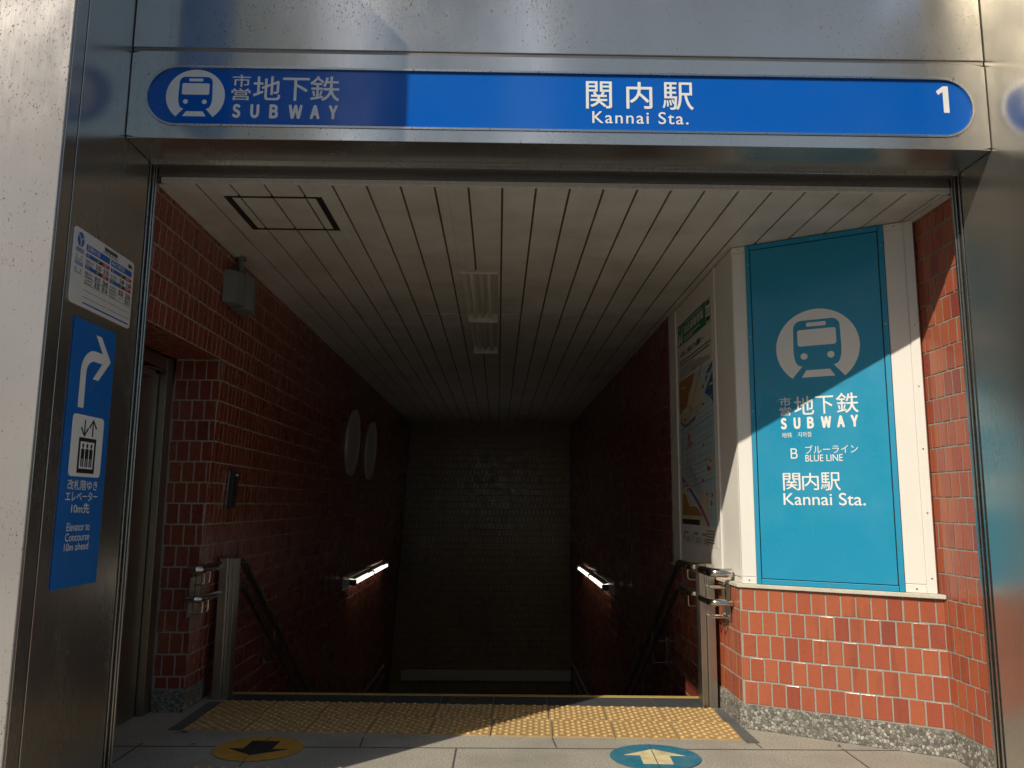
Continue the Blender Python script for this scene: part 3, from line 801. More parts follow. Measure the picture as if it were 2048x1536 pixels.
b = MB(); b.box(-1.51, 2.024, YC - 0.004, YC + 0.012, ZC - 0.003, ZC + 0.022); b.build('front_trim', 'ceildirty', ce, bevel=0.002)
for q in ((-1.535, -1.495, YC + 0.013, YE), (2.012, 2.045, YC + 0.013, 3.785), (1.235, 1.262, 5.86, YE)):
    b = MB(); b.box(*q, ZC - 0.010, ZC - 0.002); b.build('edge_trim', 'ceil', ce, bevel=0.002)
hx = thing('ceiling_hatch', 'square access hatch with a black frame in the plank ceiling', 'hatch', (-1.06, 3.82, ZC))
b = MB(); b.ring(Fr((0, 0, ZC), (1, 0, 0), (0, 1, 0), (0, 0, -1)), [(-1.288, 3.590), (-0.837, 3.590), (-0.837, 4.045), (-1.288, 4.045)], [(-1.262, 3.604), (-0.863, 3.604), (-0.863, 4.031), (-1.262, 4.031)], -0.018, 0.002)
b.build('frame', 'blackmetal', hx)
b = MB()
for a0, a1 in ((-1.258, -1.222), (-1.212, -1.070), (-1.060, -0.918), (-0.908, -0.867)): b.box(a0, a1, 3.608, 4.027, ZC, ZC + 0.01)
b.build('door', 'ceil', hx, bevel=0.002)
b = MB(); b.box(-1.262, -0.863, 3.604, 4.031, ZC + 0.0105, ZC + 0.016); b.build('backing', 'ceilgap', hx)

# unlit twin tube lamps
def ceiling_lamp(y0, y1, label):
    t = thing('ceiling_lamp', label, 'lamp', (-0.13, (y0 + y1) / 2, ZC), 'unlit ceiling lamps over the stairs')
    x0, x1 = -0.243, -0.017
    b = MB()
    # trough: five flat faces seen from below, ridge in the middle
    ztop = ZC + 0.062
    prof = [(x0, ZC - 0.006), (x0, ZC + 0.05), (x0 + 0.03, ztop), (x0 + 0.085, ztop), (-0.13, ZC + 0.018), (x1 - 0.085, ztop), (x1 - 0.03, ztop), (x1, ZC + 0.05), (x1, ZC - 0.006)]
    for (a, za), (a2, zb) in zip(prof, prof[1:]):
        b.add([(a, y0, za), (a2, y0, zb), (a2, y1, zb), (a, y1, za)], [(0, 1, 2, 3)])
    b.build('reflector', 'lampwhite', t)
    for yy in (y0, y1 - 0.012):
        b = MB(); b.box(x0, x1, yy, yy + 0.012, ZC - 0.006, ztop + 0.004); b.build('end_plate', 'lampwhite', t, bevel=0.002)
    for x in (-0.185, -0.075):
        b = MB(); b.tube([(x, y0 + 0.05, ZC + 0.026), (x, y1 - 0.05, ZC + 0.026)], 0.0145, 14); b.build('fluorescent_tube', 'tube_off', t)
    for x in (-0.185, -0.075):
        for yy in (y0 + 0.02, y1 - 0.045):
            b = MB(); b.box(x - 0.014, x + 0.014, yy, yy + 0.025, ZC + 0.008, ZC + 0.058); b.build('socket', 'lampwhite', t)
    for xx in (x0 - 0.010, x1 + 0.001):
        b = MB(); b.box(xx, xx + 0.009, y0 - 0.01, y1 + 0.01, ZC - 0.005, ZC - 0.001); b.build('side_flange', 'ceil', t)
    return t
ceiling_lamp(4.785, 6.105, 'unlit twin tube lamp in the ceiling, the end nearer the street')
ceiling_lamp(6.118, 7.42, 'unlit twin tube lamp in the ceiling, the one farther down the stairs')

# speaker on the left wall
sp = thing('loudspeaker', 'grey wedge-fronted loudspeaker hung high on the shaded brick wall', 'loudspeaker', (-1.5, 4.55, 2.3))
PL = Fr((0, 0, 0), (1, 0, 0), (0, 1, 0), (0, 0, 1))
b = MB(); b.prism(PL, [(-1.540, 4.36), (-1.475, 4.395), (-1.452, 4.475), (-1.540, 4.50)], 2.205, 2.392); b.build('side_baffle', 'speaker', sp, bevel=0.006)
b = MB(); b.prism(PL, [(-1.540, 4.506), (-1.452, 4.482), (-1.428, 4.56), (-1.438, 4.64), (-1.540, 4.74)], 2.195, 2.398); b.build('front_baffle', 'speaker', sp, bevel=0.006)
b = MB(); b.tube([(-1.50, 4.52, 2.39), (-1.50, 4.52, ZC - 0.004)], 0.018, 12); b.cyl(PL, -1.50, 4.52, 0.032, ZC - 0.02, ZC - 0.004); b.build('hanger', 'speaker', sp)
# card reader
cr = thing('card_reader', 'small black wall box with a white light on the brick beside the door', 'card reader', (lwx(1.18), 4.88, 1.18))
b = MB(); b.box(4.825, 4.925, 1.075, 1.285, 0.007, 0.035, fr=LW); b.build('body', 'blackmetal', cr, bevel=0.004)
b = MB(); b.box(4.86, 4.90, 1.262, 1.274, 0.0355, 0.038, fr=LW); b.build('indicator', 'whiteflat', cr)
b = MB(); b.box(4.812, 4.8245, 1.07, 1.29, 0.007, 0.014, fr=LW); b.build('side_plate', 'steel_trim', cr)

# ------------------------------------------------------------------ panel cabinet with the teal sign and the map
cb = thing('panel_cabinet', 'white enamel panel box on the low brick wall, holding the teal sign and map', 'cabinet', (1.6, 4.3, 0.71))
zc0, zc1 = 0.712, 2.506
SA0, SA1 = 0.020, 0.915
a0 = ANG.p(SA0, 0, -0.004); a1 = ANG.p(SA1, 0, -0.004)
b = MB(); b.prism(WORLD, [(1.272, a0.y), (a0.x, a0.y), (a1.x, a1.y), (2.048, a1.y + 0.02), (2.048, 5.84), (1.272, 5.84)], zc0, zc1); b.build('body', 'white', cb)
def flat(fr, x0, x1, z0, z1, c0, c1, name, mat, bev=0.0015, par=cb):
    b = MB(); b.box(x0, x1, z0, z1, c0, c1, fr=fr); return b.build(name, mat, par, bevel=bev)
# slanted face: white side strips, top and bottom rails
flat(ANG, SA0, 0.094, zc0 + 0.036, zc1 - 0.036, -0.004, 0.0, 'white_panel', 'white')
flat(ANG, 0.783, 0.872, zc0 + 0.040, zc1 - 0.034, -0.004, 0.0, 'white_panel', 'white')
flat(ANG, 0.876, SA1, zc0, zc1, -0.004, 0.0035, 'corner_post', 'white')
flat(ANG, SA0, 0.094, zc0, zc0 + 0.032, -0.004, 0.001, 'rail', 'white'); flat(ANG, 0.783, 0.872, zc0, zc0 + 0.036, -0.004, 0.001, 'rail', 'white')
flat(ANG, SA0, 0.094, zc1 - 0.032, zc1, -0.004, 0.001, 'rail', 'white'); flat(ANG, 0.783, 0.872, zc1 - 0.030, zc1, -0.004, 0.001, 'rail', 'white')
# map face
flat(MAPF, -5.838, -5.640, zc0 + 0.004, zc1, 0.0, 0.004, 'white_panel', 'white')
flat(MAPF, -5.632, -4.600, zc0 + 0.030, zc1 - 0.004, 0.0, 0.004, 'white_panel', 'white')
flat(MAPF, -5.6385, -5.6335, zc0 + 0.004, zc1 - 0.02, 0.0, 0.012, 'glazing_bead', 'white', 0.001)
flat(MAPF, -4.598, -4.590, zc0 + 0.004, zc1 - 0.004, 0.0, 0.012, 'glazing_bead', 'white', 0.001)
flat(MAPF, -4.586, -4.256, zc0 + 0.030, zc1 - 0.004, 0.0, 0.004, 'white_panel', 'white')
flat(MAPF, -5.632, -4.256, zc0, zc0 + 0.026, 0.0, 0.005, 'rail', 'white')
b = MB()
for s_, z_ in [(0.057, zc0 + 0.018), (0.83, zc0 + 0.018), (0.057, zc1 - 0.016), (0.83, zc1 - 0.016)] + [(0.896, 0.78 + 0.3 * k) for k in range(6)]:
    b.cyl(ANG, s_, z_, 0.004, 0.001, 0.0055, seg=10)
b.build('screws', 'steel_trim', cb)

ts = thing('teal_sign', 'tall teal panel with the train emblem, SUBWAY and Kannai Sta. in white', 'sign', ANG.p(0.44, 0.71, 0))
b = MB(); b.box(0.123, 0.752, 0.742, 2.474, -0.0035, 0.0045, fr=ANG); b.build('panel', 'teal', ts, bevel=0.001)
b = MB(); b.box(0.096, 0.782, zc0 + 0.001, zc1 - 0.001, -0.0038, -0.0015, fr=ANG); b.build('backing', 'gap', ts)
for nm, q in (('frame_stile', (0.097, 0.119, zc0 + 0.001, zc1 - 0.001)), ('frame_stile', (0.757, 0.781, zc0 + 0.001, zc1 - 0.001)), ('frame_rail', (0.121, 0.755, zc0 + 0.001, zc0 + 0.026)), ('frame_rail', (0.121, 0.755, zc1 - 0.027, zc1 - 0.001))):
    b = MB(); b.box(*q, -0.003, 0.007, fr=ANG); b.build(nm, 'tealframe', ts, bevel=0.001)
b = MB()
for s_ in (0.108, 0.769):
    for k in range(5): b.cyl(ANG, s_, 0.80 + 0.4 * k, 0.0035, 0.007, 0.0085, seg=10)
for s_ in (0.20, 0.44, 0.68):
    for z_ in (zc0 + 0.0135, zc1 - 0.014): b.cyl(ANG, s_, z_, 0.0035, 0.007, 0.0085, seg=10)
b.build('screws', 'steel_trim', ts)
emblem(ts, ANG, 0.443, 1.914, 0.203, 0.0048, 'teal', 0.985)
c = 0.0052
b = MB()
letter(b, ANG, '市', 0.246, 0.302, 1.617, 1.664, c, 0.010); letter(b, ANG, '営', 0.244, 0.302, 1.568, 1.613, c, 0.010)
letter(b, ANG, '地', 0.318, 0.414, 1.568, 1.665, c, 0.009); letter(b, ANG, '下', 0.422, 0.508, 1.569, 1.660, c, 0.009); letter(b, ANG, '鉄', 0.521, 0.624, 1.568, 1.670, c, 0.007)
b.build('line_name', 'whiteflat', ts)
b = MB()
for k, (ch, w) in enumerate((('S', 0.030), ('U', 0.034), ('B', 0.033), ('W', 0.050), ('A', 0.036), ('Y', 0.035))):
    x = (0.247, 0.311, 0.377, 0.444, 0.520, 0.584)[k]; letter(b, ANG, ch, x, x + w, 1.497, 1.557, c, 0.065)
b.build('subway_lettering', 'whiteflat', ts)
b = MB(); letter(b, ANG, '地铁', 0.251, 0.301, 1.455, 1.481, c, 0.006); letter(b, ANG, '지하철', 0.330, 0.395, 1.455, 1.481, c, 0.006); b.build('foreign_lettering', 'whiteflat', ts)
b = MB(); letter(b, ANG, 'B', 0.290, 0.324, 1.346, 1.399, c, 0.014); b.build('line_letter', 'whiteflat', ts)
b = MB(); letter(b, ANG, 'ブルーライン', 0.362, 0.610, 1.370, 1.412, c, 0.004); letter(b, ANG, 'BLUE LINE', 0.361, 0.538, 1.330, 1.364, c, 0.006); b.build('blue_line_lettering', 'whiteflat', ts)
b = MB(); letter(b, ANG, '関', 0.246, 0.332, 1.185, 1.274, c, 0.008); letter(b, ANG, '内', 0.340, 0.420, 1.187, 1.273, c, 0.009); letter(b, ANG, '駅', 0.428, 0.522, 1.185, 1.275, c, 0.006); b.build('station_name', 'whiteflat', ts)
b = MB(); letter(b, ANG, 'Kannai Sta.', 0.245, 0.632, 1.112, 1.173, c, 0.009); b.build('station_name_latin', 'whiteflat', ts)

# map poster
mp = thing('map_poster', 'evacuation map poster with a green heading on the side of the white panel box', 'poster', MAPF.p(-5.12, 0.86, 0))
A0, A1 = -5.566, -4.684
b = MB(); b.box(A0, A1, 0.864, 2.360, 0.0043, 0.0058, fr=MAPF); b.build('sheet', 'offwhite', mp)
def mu(t): return A0 + (A1 - A0) * t
c = 0.0062
b = MB(); b.sheet(MAPF, [(mu(0.0), 2.205), (mu(0.13), 2.205), (mu(0.13), 2.356), (mu(0.0), 2.356)], c); b.sheet(MAPF, [(mu(0.15), 2.205), (mu(0.99), 2.205), (mu(0.99), 2.356), (mu(0.15), 2.356)], c); hd = b.build('heading', 'green', mp)
b = MB(); letter(b, MAPF, '津波避難情報', mu(0.20), mu(0.80), 2.262, 2.322, c + 0.0006, 0.01)
bars(b, MAPF, mu(0.24), mu(0.76), 2.332, 0.010, c + 0.0006, gap=0.6, seed=21); bars(b, MAPF, mu(0.20), mu(0.70), 2.236, 0.009, c + 0.0006, seed=22); bars(b, MAPF, mu(0.20), mu(0.50), 2.218, 0.009, c + 0.0006, seed=23)
b.sheet(MAPF, [(mu(0.865), 2.21), (mu(0.98), 2.21), (mu(0.98), 2.352), (mu(0.865), 2.352)], c + 0.0005)
b.sheet(MAPF, [(mu(0.02), 2.215), (mu(0.06), 2.215), (mu(0.09), 2.27), (mu(0.125), 2.30), (mu(0.125), 2.215), (mu(0.07), 2.24), (mu(0.035), 2.30), (mu(0.02), 2.30)], c + 0.0005)
b.sheet(MAPF, circ(mu(0.07), 2.325, 0.012, 14), c + 0.0005)
b.build('heading_lettering', 'whiteflat', hd)
b = MB(); letter(b, MAPF, '〜より早く、より高いところへ避難を！〜', mu(0.04), mu(0.78), 2.120, 2.160, c, 0.006)
yy = 2.085
for k, (w, h) in enumerate(((0.96, 0.016), (0.93, 0.016), (0.5, 0.010), (0.7, 0.009), (0.86, 0.009), (0.5, 0.008), (0.55, 0.008))):
    bars(b, MAPF, mu(0.03), mu(0.03 + w * 0.98), yy, h * 0.72, c, seed=30 + k); yy -= h + 0.006
for k in range(2): bars(b, MAPF, mu(0.42), mu(0.95), 1.985 + 0.012 * k, 0.006, c, seed=40 + k)
for x, z_ in ((0.06, 0.945), (0.36, 0.945), (0.6, 0.945)):
    bars(b, MAPF, mu(x), mu(x + 0.13), z_ - 0.02, 0.014, c, seed=int(x * 100)); 
    for k in range(3): bars(b, MAPF, mu(x + 0.05), mu(x + 0.19), z_ - 0.045 - 0.012 * k, 0.006, c, seed=int(x * 100) + k)
for k in range(5): bars(b, MAPF, mu(0.72), mu(0.93), 0.885 + 0.017 * k, 0.008, c, seed=70 + k)
b.sheet(MAPF, [(mu(0.875), 2.315), (mu(0.97), 2.315), (mu(0.97), 2.345), (mu(0.875), 2.345)], c + 0.001); b.sheet(MAPF, [(mu(0.875), 2.216), (mu(0.97), 2.216), (mu(0.97), 2.246), (mu(0.875), 2.246)], c + 0.001)
bars(b, MAPF, mu(0.875), mu(0.97), 2.285, 0.010, c + 0.001, seed=81); bars(b, MAPF, mu(0.875), mu(0.97), 2.262, 0.010, c + 0.001, seed=82)
b.build('small_print', 'black', mp)
# the map itself: coloured patches and streets
MZ0, MZ1 = 0.985, 1.960
def mz(t): return MZ0 + (MZ1 - MZ0) * t
def mpoly(mbx, pts, cc, m): mbx.sheet(MAPF, [(mu(x), mz(z_)) for x, z_ in pts], cc, m)
b = MB()
mpoly(b, [(0.0, 0.0), (1.0, 0.0), (1.0, 1.0), (0.0, 1.0)], c, 0)
mpoly(b, [(0.0, 1.0), (0.0, 0.76), (0.12, 0.79), (0.25, 0.80), (0.33, 0.88), (0.42, 0.93), (0.50, 1.0)], c + 0.0005, 2)
mpoly(b, [(0.10, 0.80), (0.34, 0.86), (0.46, 0.97), (0.62, 0.97), (0.74, 0.80), (0.55, 0.72), (0.26, 0.70), (0.06, 0.70)], c + 0.0003, 3)
mpoly(b, [(0.80, 0.94), (1.0, 1.0), (1.0, 0.97), (0.84, 0.91)], c + 0.0006, 1); mpoly(b, [(0.78, 0.83), (1.0, 0.94), (1.0, 0.74), (0.93, 0.78)], c + 0.0006, 1)
mpoly(b, strip2d([(0.02, 0.71), (0.16, 0.67), (0.34, 0.68), (0.48, 0.70), (0.56, 0.735)], 0.018), c + 0.0006, 1)
mpoly(b, [(0.0, 0.0), (0.72, 0.0), (0.45, 0.10), (0.20, 0.20), (0.0, 0.26)], c + 0.0005, 3)
mpoly(b, [(0.02, 0.06), (0.66, 0.06), (0.44, 0.12), (0.25, 0.12), (0.14, 0.20), (0.05, 0.21)], c + 0.0007, 2)
mpoly(b, strip2d([(0.02, 0.315), (0.18, 0.27), (0.45, 0.17), (0.68, 0.07), (0.80, 0.0)], 0.030), c + 0.0009, 6)
mpoly(b, [(0.0, 0.0), (0.55, 0.0), (0.55, 0.035), (0.0, 0.035)], c + 0.0010, 7)
mpoly(b, [(0.55, 0.0), (0.86, 0.0), (0.80, 0.20), (0.55, 0.22)], c + 0.0004, 3)
mpoly(b, circ(0.25, 0.475, 0.045, 16, 0.04), c + 0.0010, 3)
rnd = random.Random(5)
for k in range(17):
    z0_ = 0.24 + k * 0.032 + rnd.uniform(-0.01, 0.01)
    mpoly(b, strip2d([(0.02 if k % 3 else 0.18, z0_), (0.5, z0_ + 0.02), (0.98, z0_ + 0.05)], 0.0045 if k % 4 else 0.009), c + 0.0012, 4)
for k in range(14):
    x_ = 0.05 + k * 0.07 + rnd.uniform(-0.015, 0.015)
    mpoly(b, strip2d([(x_, 0.24 if x_ < 0.5 else 0.03), (x_ + 0.01, 0.5), (x_ + 0.03, 0.70)], 0.006 if k % 4 else 0.012), c + 0.0014, 4)
for k in range(6): mpoly(b, strip2d([(0.22 + k * 0.045, 0.42 - k * 0.02), (0.48 + k * 0.04, 0.20)], 0.006), c + 0.0016, 4)
mpoly(b, strip2d([(0.23, 0.24), (0.22, 0.50), (0.33, 0.72), (0.50, 0.86), (0.72, 1.03)], 0.012), c + 0.0018, 5)
for k in range(26):
    x_, z_ = rnd.uniform(0.04, 0.94), rnd.uniform(0.10, 0.92)
    if z_ < 0.2 and x_ < 0.55: continue
    w_, h_ = rnd.uniform(0.03, 0.05), rnd.uniform(0.014, 0.032)
    mpoly(b, [(x_, z_), (x_ + w_, z_ + 0.003), (x_ + w_, z_ + h_), (x_, z_ + h_)], c + 0.0020, 8)
    mpoly(b, [(x_ + 0.01, z_ + h_ + 0.004), (x_ + 0.13, z_ + h_ + 0.004), (x_ + 0.13, z_ + h_ + 0.017), (x_ + 0.01, z_ + h_ + 0.017)], c + 0.0022, 3)
for k in range(6): mpoly(b, [(0.27, 0.52 + k * 0.012), (0.34, 0.52 + k * 0.012), (0.34, 0.527 + k * 0.012), (0.27, 0.527 + k * 0.012)], c + 0.0024, 8)
b.build('street_map', ['mapblue', 'mapsea', 'mapbrown', 'mapcream', 'maproad', 'mapora', 'mappurple', 'black', 'crimson'], mp)
b = MB()
for x, m_ in ((0.03, 0), (0.32, 1), (0.565, 2)): b.sheet(MAPF, [(mu(x), 0.885), (mu(x + 0.03), 0.885), (mu(x + 0.03), 0.925), (mu(x), 0.925)], c, m_)
b.build('legend_keys', ['crimson', 'mapora', 'mapblue'], mp)

# ------------------------------------------------------------------ floor pieces at the head of the stairs
ANGF = -0.050
def skew(p, y0=4.10, x0=-0.18): return (p[0], p[1] + math.tan(ANGF) * (p[0] - x0))
tile_b = MB()
tile_b.prism(WORLD, [(-0.1475, -0.1475), (0.1475, -0.1475), (0.1475, 0.1475), (-0.1475, 0.1475)], 0.0, 0.006)
for r_ in range(10):
    for q in range(5):
        x_ = -0.118 + q * 0.0585 + (0.015 if r_ % 2 else -0.013) ; y_ = -0.131 + r_ * 0.0291
        tile_b.cyl(WORLD, x_, y_, 0.0125, 0.006, 0.0112, seg=12, r2=0.0085)
tile_me = None
order = ['first', 'second', 'third', 'fourth', 'fifth', 'sixth', 'seventh', 'eighth', 'ninth']
proto = None
def put_tile(x, y, label, group):
    global proto
    if proto is None:
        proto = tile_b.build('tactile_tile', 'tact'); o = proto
    else:
        o = proto.copy(); COL.objects.link(o)
    o.location = (x, y, 0.0); o.rotation_euler = (0, 0, ANGF)
    tag(o, label, 'tactile tile', group)
for row in range(2):
    for k in range(9):
        cx = -1.375 + 0.3015 * k; cy = 4.093 + 0.15 + row * 0.3015 + math.tan(ANGF) * (cx + 0.18)
        cx += -math.sin(ANGF) * 0.0
        put_tile(cx, cy, f'yellow dotted tile, {order[k]} from the door pier, row ' + ('touching the dark threshold' if row else 'nearer the round stickers'), 'tactile tiles across the stair head')
for k in range(4):
    put_tile(-1.155 + 0.3015 * k, 3.60 - 0.15 + math.tan(ANGF) * 0.3015 * k * 0.4, f'yellow dotted paving tile below the orange sticker, {order[k]} from the timetable pillar', 'tactile tiles on the pavement strip')

b = MB()
for k in range(9):
    x0_ = -1.52 + 0.3015 * k
    q = [(x0_ + 0.002, 4.70), (x0_ + 0.2995, 4.70), (x0_ + 0.2995, 4.885), (x0_ + 0.002, 4.885)]
    q = [(px, py + (-0.050 if n < 2 else -0.024) * (px + 0.18)) for n, (px, py) in enumerate(q)]
    b.prism(WORLD, q, 0.0, 0.005)
thr = tag(b.build('threshold', 'granite', bevel=0.001), 'dark granite threshold strip between the yellow tiles and the stairs', 'threshold')
b = MB()
q = [(-1.55, 4.889), (1.19, 4.889), (1.19, 4.932), (-1.55, 4.932)]
b.prism(WORLD, [(px, py - 0.024 * (px + 0.18)) for px, py in q], 0.0, 0.007)
tag(b.build('stair_nosing', 'nosing', bevel=0.001), 'yellow nosing strip along the top edge of the stairs', 'nosing')
fp = thing('floor_plate', 'small steel cover plate set into the dark threshold', 'cover plate', (-0.17, 4.72, 0.006))
b = MB(); b.prism(WORLD, [(-0.275, 4.665), (-0.075, 4.655), (-0.070, 4.835), (-0.262, 4.845)], 0.0055, 0.010); b.build('plate', 'steel_post', fp, bevel=0.001)
b = MB()
for x_ in (-0.215, -0.125):
    for y_ in (4.685, 4.795): b.box(x_ - 0.012, x_ + 0.012, y_ - 0.006, y_ + 0.006, 0.0102, 0.0115)
b.build('slots', 'gap', fp)
b = MB(); q = [(1.185, 3.98), (1.245, 3.985), (1.245, 4.62), (1.185, 4.60)]; b.prism(WORLD, q, 0.0, 0.004); b.prism(WORLD, [(-1.60, 4.17), (-1.535, 4.17), (-1.535, 4.74), (-1.60, 4.74)], 0.0, 0.004)
structure(b.build('pavement_border', 'greystrip'))

def dot(name, label, cx, cy, r, mat, arrow, amat, tilt):
    t = thing(name, label, 'floor sticker', (cx, cy, 0.003))
    b = MB(); b.prism(WORLD, circ(cx, cy, r, 64, r * 0.92), 0.003, 0.0045); b.build('disc', mat, t)
    ca, sa = math.cos(tilt), math.sin(tilt)
    b = MB(); b.prism(WORLD, [(cx + a * ca - q * sa, cy + a * sa + q * ca) for a, q in arrow], 0.005, 0.0062); b.build('arrow', amat, t)
    b = MB(); b.prism(WORLD, strip2d([(cx - 0.012, cy - r * 0.9), (cx + 0.005, cy + r * 0.9)], 0.004), 0.0064, 0.0068); b.build('crease', 'joint', t)
dn = [(0, -0.105), (0.135, -0.012), (0.065, -0.012), (0.065, 0.108), (-0.065, 0.108), (-0.065, -0.012), (-0.135, -0.012)]
dot('floor_sticker', 'orange round floor sticker with a dark arrow pointing to the street', -1.072, 3.868, 0.200, 'orange', dn, 'darkprint', -0.05)
dot('floor_sticker', 'blue round floor sticker with a cream arrow pointing down the stairs', 0.708, 3.762, 0.200, 'bluedot', [(-a, -q) for a, q in dn], 'cream', -0.05)

def leaf(x, y, ang, s_, label):
    b = MB(); ca, sa = math.cos(ang), math.sin(ang)
    prof_ = [(-1.0, 0.0), (-0.6, 0.32), (0.0, 0.42), (0.6, 0.26), (1.1, 0.0)]
    V = []
    for a, w_ in prof_:
        for q in (-w_, 0, w_):
            V.append((x + s_ * (a * ca - q * sa), y + s_ * (a * sa + q * ca), 0.005 + s_ * (0.25 * a * a + 0.5 * abs(q))))
    b.add(V, [(3 * k + e, 3 * k + 3 + e, 3 * k + 4 + e, 3 * k + 1 + e) for k in range(4) for e in (0, 1)], 0, True)
    b.tube([(x - s_ * ca, y - s_ * sa, 0.005 + 0.25 * s_), (x - 1.7 * s_ * ca, y - 1.7 * s_ * sa, 0.006)], 0.0012, 6)
    tag(b.build('fallen_leaf', 'leaf'), label, 'leaf', 'dead leaves on the pavement')
leaf(-1.385, 3.92, 0.2, 0.014, 'small brown dead leaf on the pavement left of the orange sticker')
leaf(-1.50, 4.115, -0.1, 0.022, 'brown dead leaf against the front corner of the yellow tiles by the door pier')
leaf(1.60, 3.93, 0.9, 0.012, 'tiny dead leaf on the sunlit pavement under the low brick wall')

# ------------------------------------------------------------------ posts, handrails
def post(label, x0, x1, y, h, mirror):
    t = thing('steel_post', label, 'post', ((x0 + x1) / 2, y, 0))
    w = x1 - x0; mid = x0 + w * (0.52 if not mirror else 0.48)
    b = MB()
    if mirror: b.box(mid, x1, y, y + 0.11, 0.0, h)
    else: b.box(x0, mid, y, y + 0.11, 0.0, h)
    b.build('box_section', 'steel_post', t, bevel=0.002)
    b = MB()
    if mirror: b.box(x0, mid - 0.002, y + 0.028, y + 0.09, 0.0, h - 0.004); b.box(x0, x0 + 0.006, y - 0.004, y + 0.0275, 0.0, h - 0.004)
    else: b.box(mid + 0.002, x1, y + 0.028, y + 0.09, 0.0, h - 0.004); b.box(x1 - 0.006, x1, y - 0.004, y + 0.0275, 0.0, h - 0.004)
    b.build('channel', 'steel_post', t, bevel=0.001)
    return t
post('steel channel post at the stair head by the shaded brick wall', -1.607, -1.515, 4.79, 0.785, False)
post('steel channel post at the stair head by the sunlit brick wall', 1.140, 1.225, 4.63, 0.778, True)

def rails(side):
    if side < 0:
        xr, wall = -1.565, (lambda z: lwx(z) + 0.007); yf0, yf1, yb, ys = 4.37, 4.66, 4.93, 5.02
        nm = 'shaded brick wall'; zu, zl = 0.752, 0.600
    else:
        xr, wall = 1.145, (lambda z: 1.249); yf0, yf1, yb, ys = 4.375, 4.60, 4.83, 5.10
        nm = 'sunlit brick wall'; zu, zl = 0.752, 0.598
    out = (xr - wall(zu)) / abs(xr - wall(zu))
    for part in ('stub', 'stair'):
        lab = ('short double handrail stub in front of the post by the ' if part == 'stub' else 'double stair handrail running down along the ') + nm
        t = thing('handrail', lab, 'handrail', (xr, yf0 if part == 'stub' else yb, zu))
        for z_, r_ in ((zu, 0.0235), (zl, 0.0185)):
            x_ = xr - (0 if z_ == zu else out * -0.006)
            b = MB()
            if part == 'stub':
                b.tube(fillet([(wall(z_), yf0, z_), (x_, yf0, z_), (x_, yf1, z_)], 0.05, 8), r_, 18, round_end=(False, True))
            else:
                sl = 0.165 / 0.305
                ye_ = 8.75; ze = z_ - sl * (ye_ - ys)
                pts_ = fillet([(wall(z_), yb, z_), (x_, yb, z_), (x_, ys + 0.05, z_), (x_ + (lwx(ze) - lwx(z_) if side < 0 else 0), ye_, ze), (x_ + (lwx(ze) - lwx(z_) if side < 0 else 0), 12.5, ze)], 0.05, 8)
                b.tube(pts_, r_, 16)
            b.build('rail', 'steel_rail', t)
        ybs = [yf0 + 0.065, yf0 + 0.15] if part == 'stub' else [yb + 0.10, ys + 1.0, ys + 2.0, ys + 3.0]
        for y_ in ybs:
            drop = 0 if y_ < ys + 0.06 else (0.165 / 0.305) * (y_ - ys)
            zt, zb_ = zu - drop - 0.045, zl - drop - 0.10
            b = MB()
            fr = LW if side < 0 else RWS
            a_ = y_ if side < 0 else -y_
            b.box(a_ - 0.032, a_ + 0.032, zb_, zt, 0.007, 0.011, fr=fr)
            for zz in (zt - 0.025, zb_ + 0.025): b.cyl(fr, a_ + 0.012, zz, 0.007, 0.011, 0.016, seg=10)
            wp = b.build('wall_plate', 'steel_post', t)
            for z_ in (zu, zl):
                b = MB(); za = z_ - drop
                xo = xr + (lwx(za) - lwx(z_) if side < 0 else 0)
                w_ = wall(za)
                b.tube(fillet([(xo, y_, za - 0.012), (xo, y_, za - 0.085), (w_ - out * -0.006, y_, za - 0.085)], 0.02, 5), 0.005, 8)
                b.build('bracket', 'steel_rail', wp)
rails(-1); rails(1)

# ------------------------------------------------------------------ lit stair lamps, round steel plates
def stair_lamp(label, side, y0, y1, z_):
    t = thing('stair_lamp', label, 'lamp', ((-1.6 if side < 0 else 1.25), (y0 + y1) / 2, z_))
    fr = Fr((lwx(z_) if side < 0 else 1.255, 0, 0), (0, 1, 0), (0, 0, 1), (-side, 0, 0))
    b = MB(); b.prism(fr, [(y0 - 0.42, z_ - 0.04), (y1 + 0.25, z_ - 0.04), (y1 + 0.25, z_ + 0.02), (y0 - 0.05, z_ + 0.10), (y0 - 0.42, z_ + 0.10)], 0.008, 0.02); b.build('back_plate', 'lampwhite', t)
    b = MB()
    b.add([fr.p(y0 - 0.1, z_ + 0.06, 0.021), fr.p(y1 + 0.1, z_ + 0.06, 0.021), fr.p(y1 + 0.1, z_ + 0.045, 0.085), fr.p(y0 - 0.1, z_ + 0.045, 0.085)], [(0, 1, 2, 3)])
    rf = b.build('reflector', 'lampwhite', t)
    ym = (y0 + y1) / 2
    for q0, q1 in ((y0, ym - 0.04), (ym + 0.04, y1)):
        b = MB(); b.tube([fr.p(q0, z_, 0.07), fr.p(q1, z_, 0.07)], 0.019, 14); b.build('lit_tube', 'tube_on', rf)
    for q in (y0 - 0.05, ym - 0.03, y1 + 0.01):
        b = MB(); b.box(q, q + 0.035, z_ - 0.03, z_ + 0.035, 0.021, 0.095, fr=fr); b.build('socket', 'bargrey', t)
stair_lamp('lit twin tube lamp low on the shaded brick wall beside the round plates', -1, 9.25, 11.85, 0.232)
stair_lamp('lit twin tube lamp low on the stairwell wall behind the map panel', 1, 9.15, 11.9, 0.205)
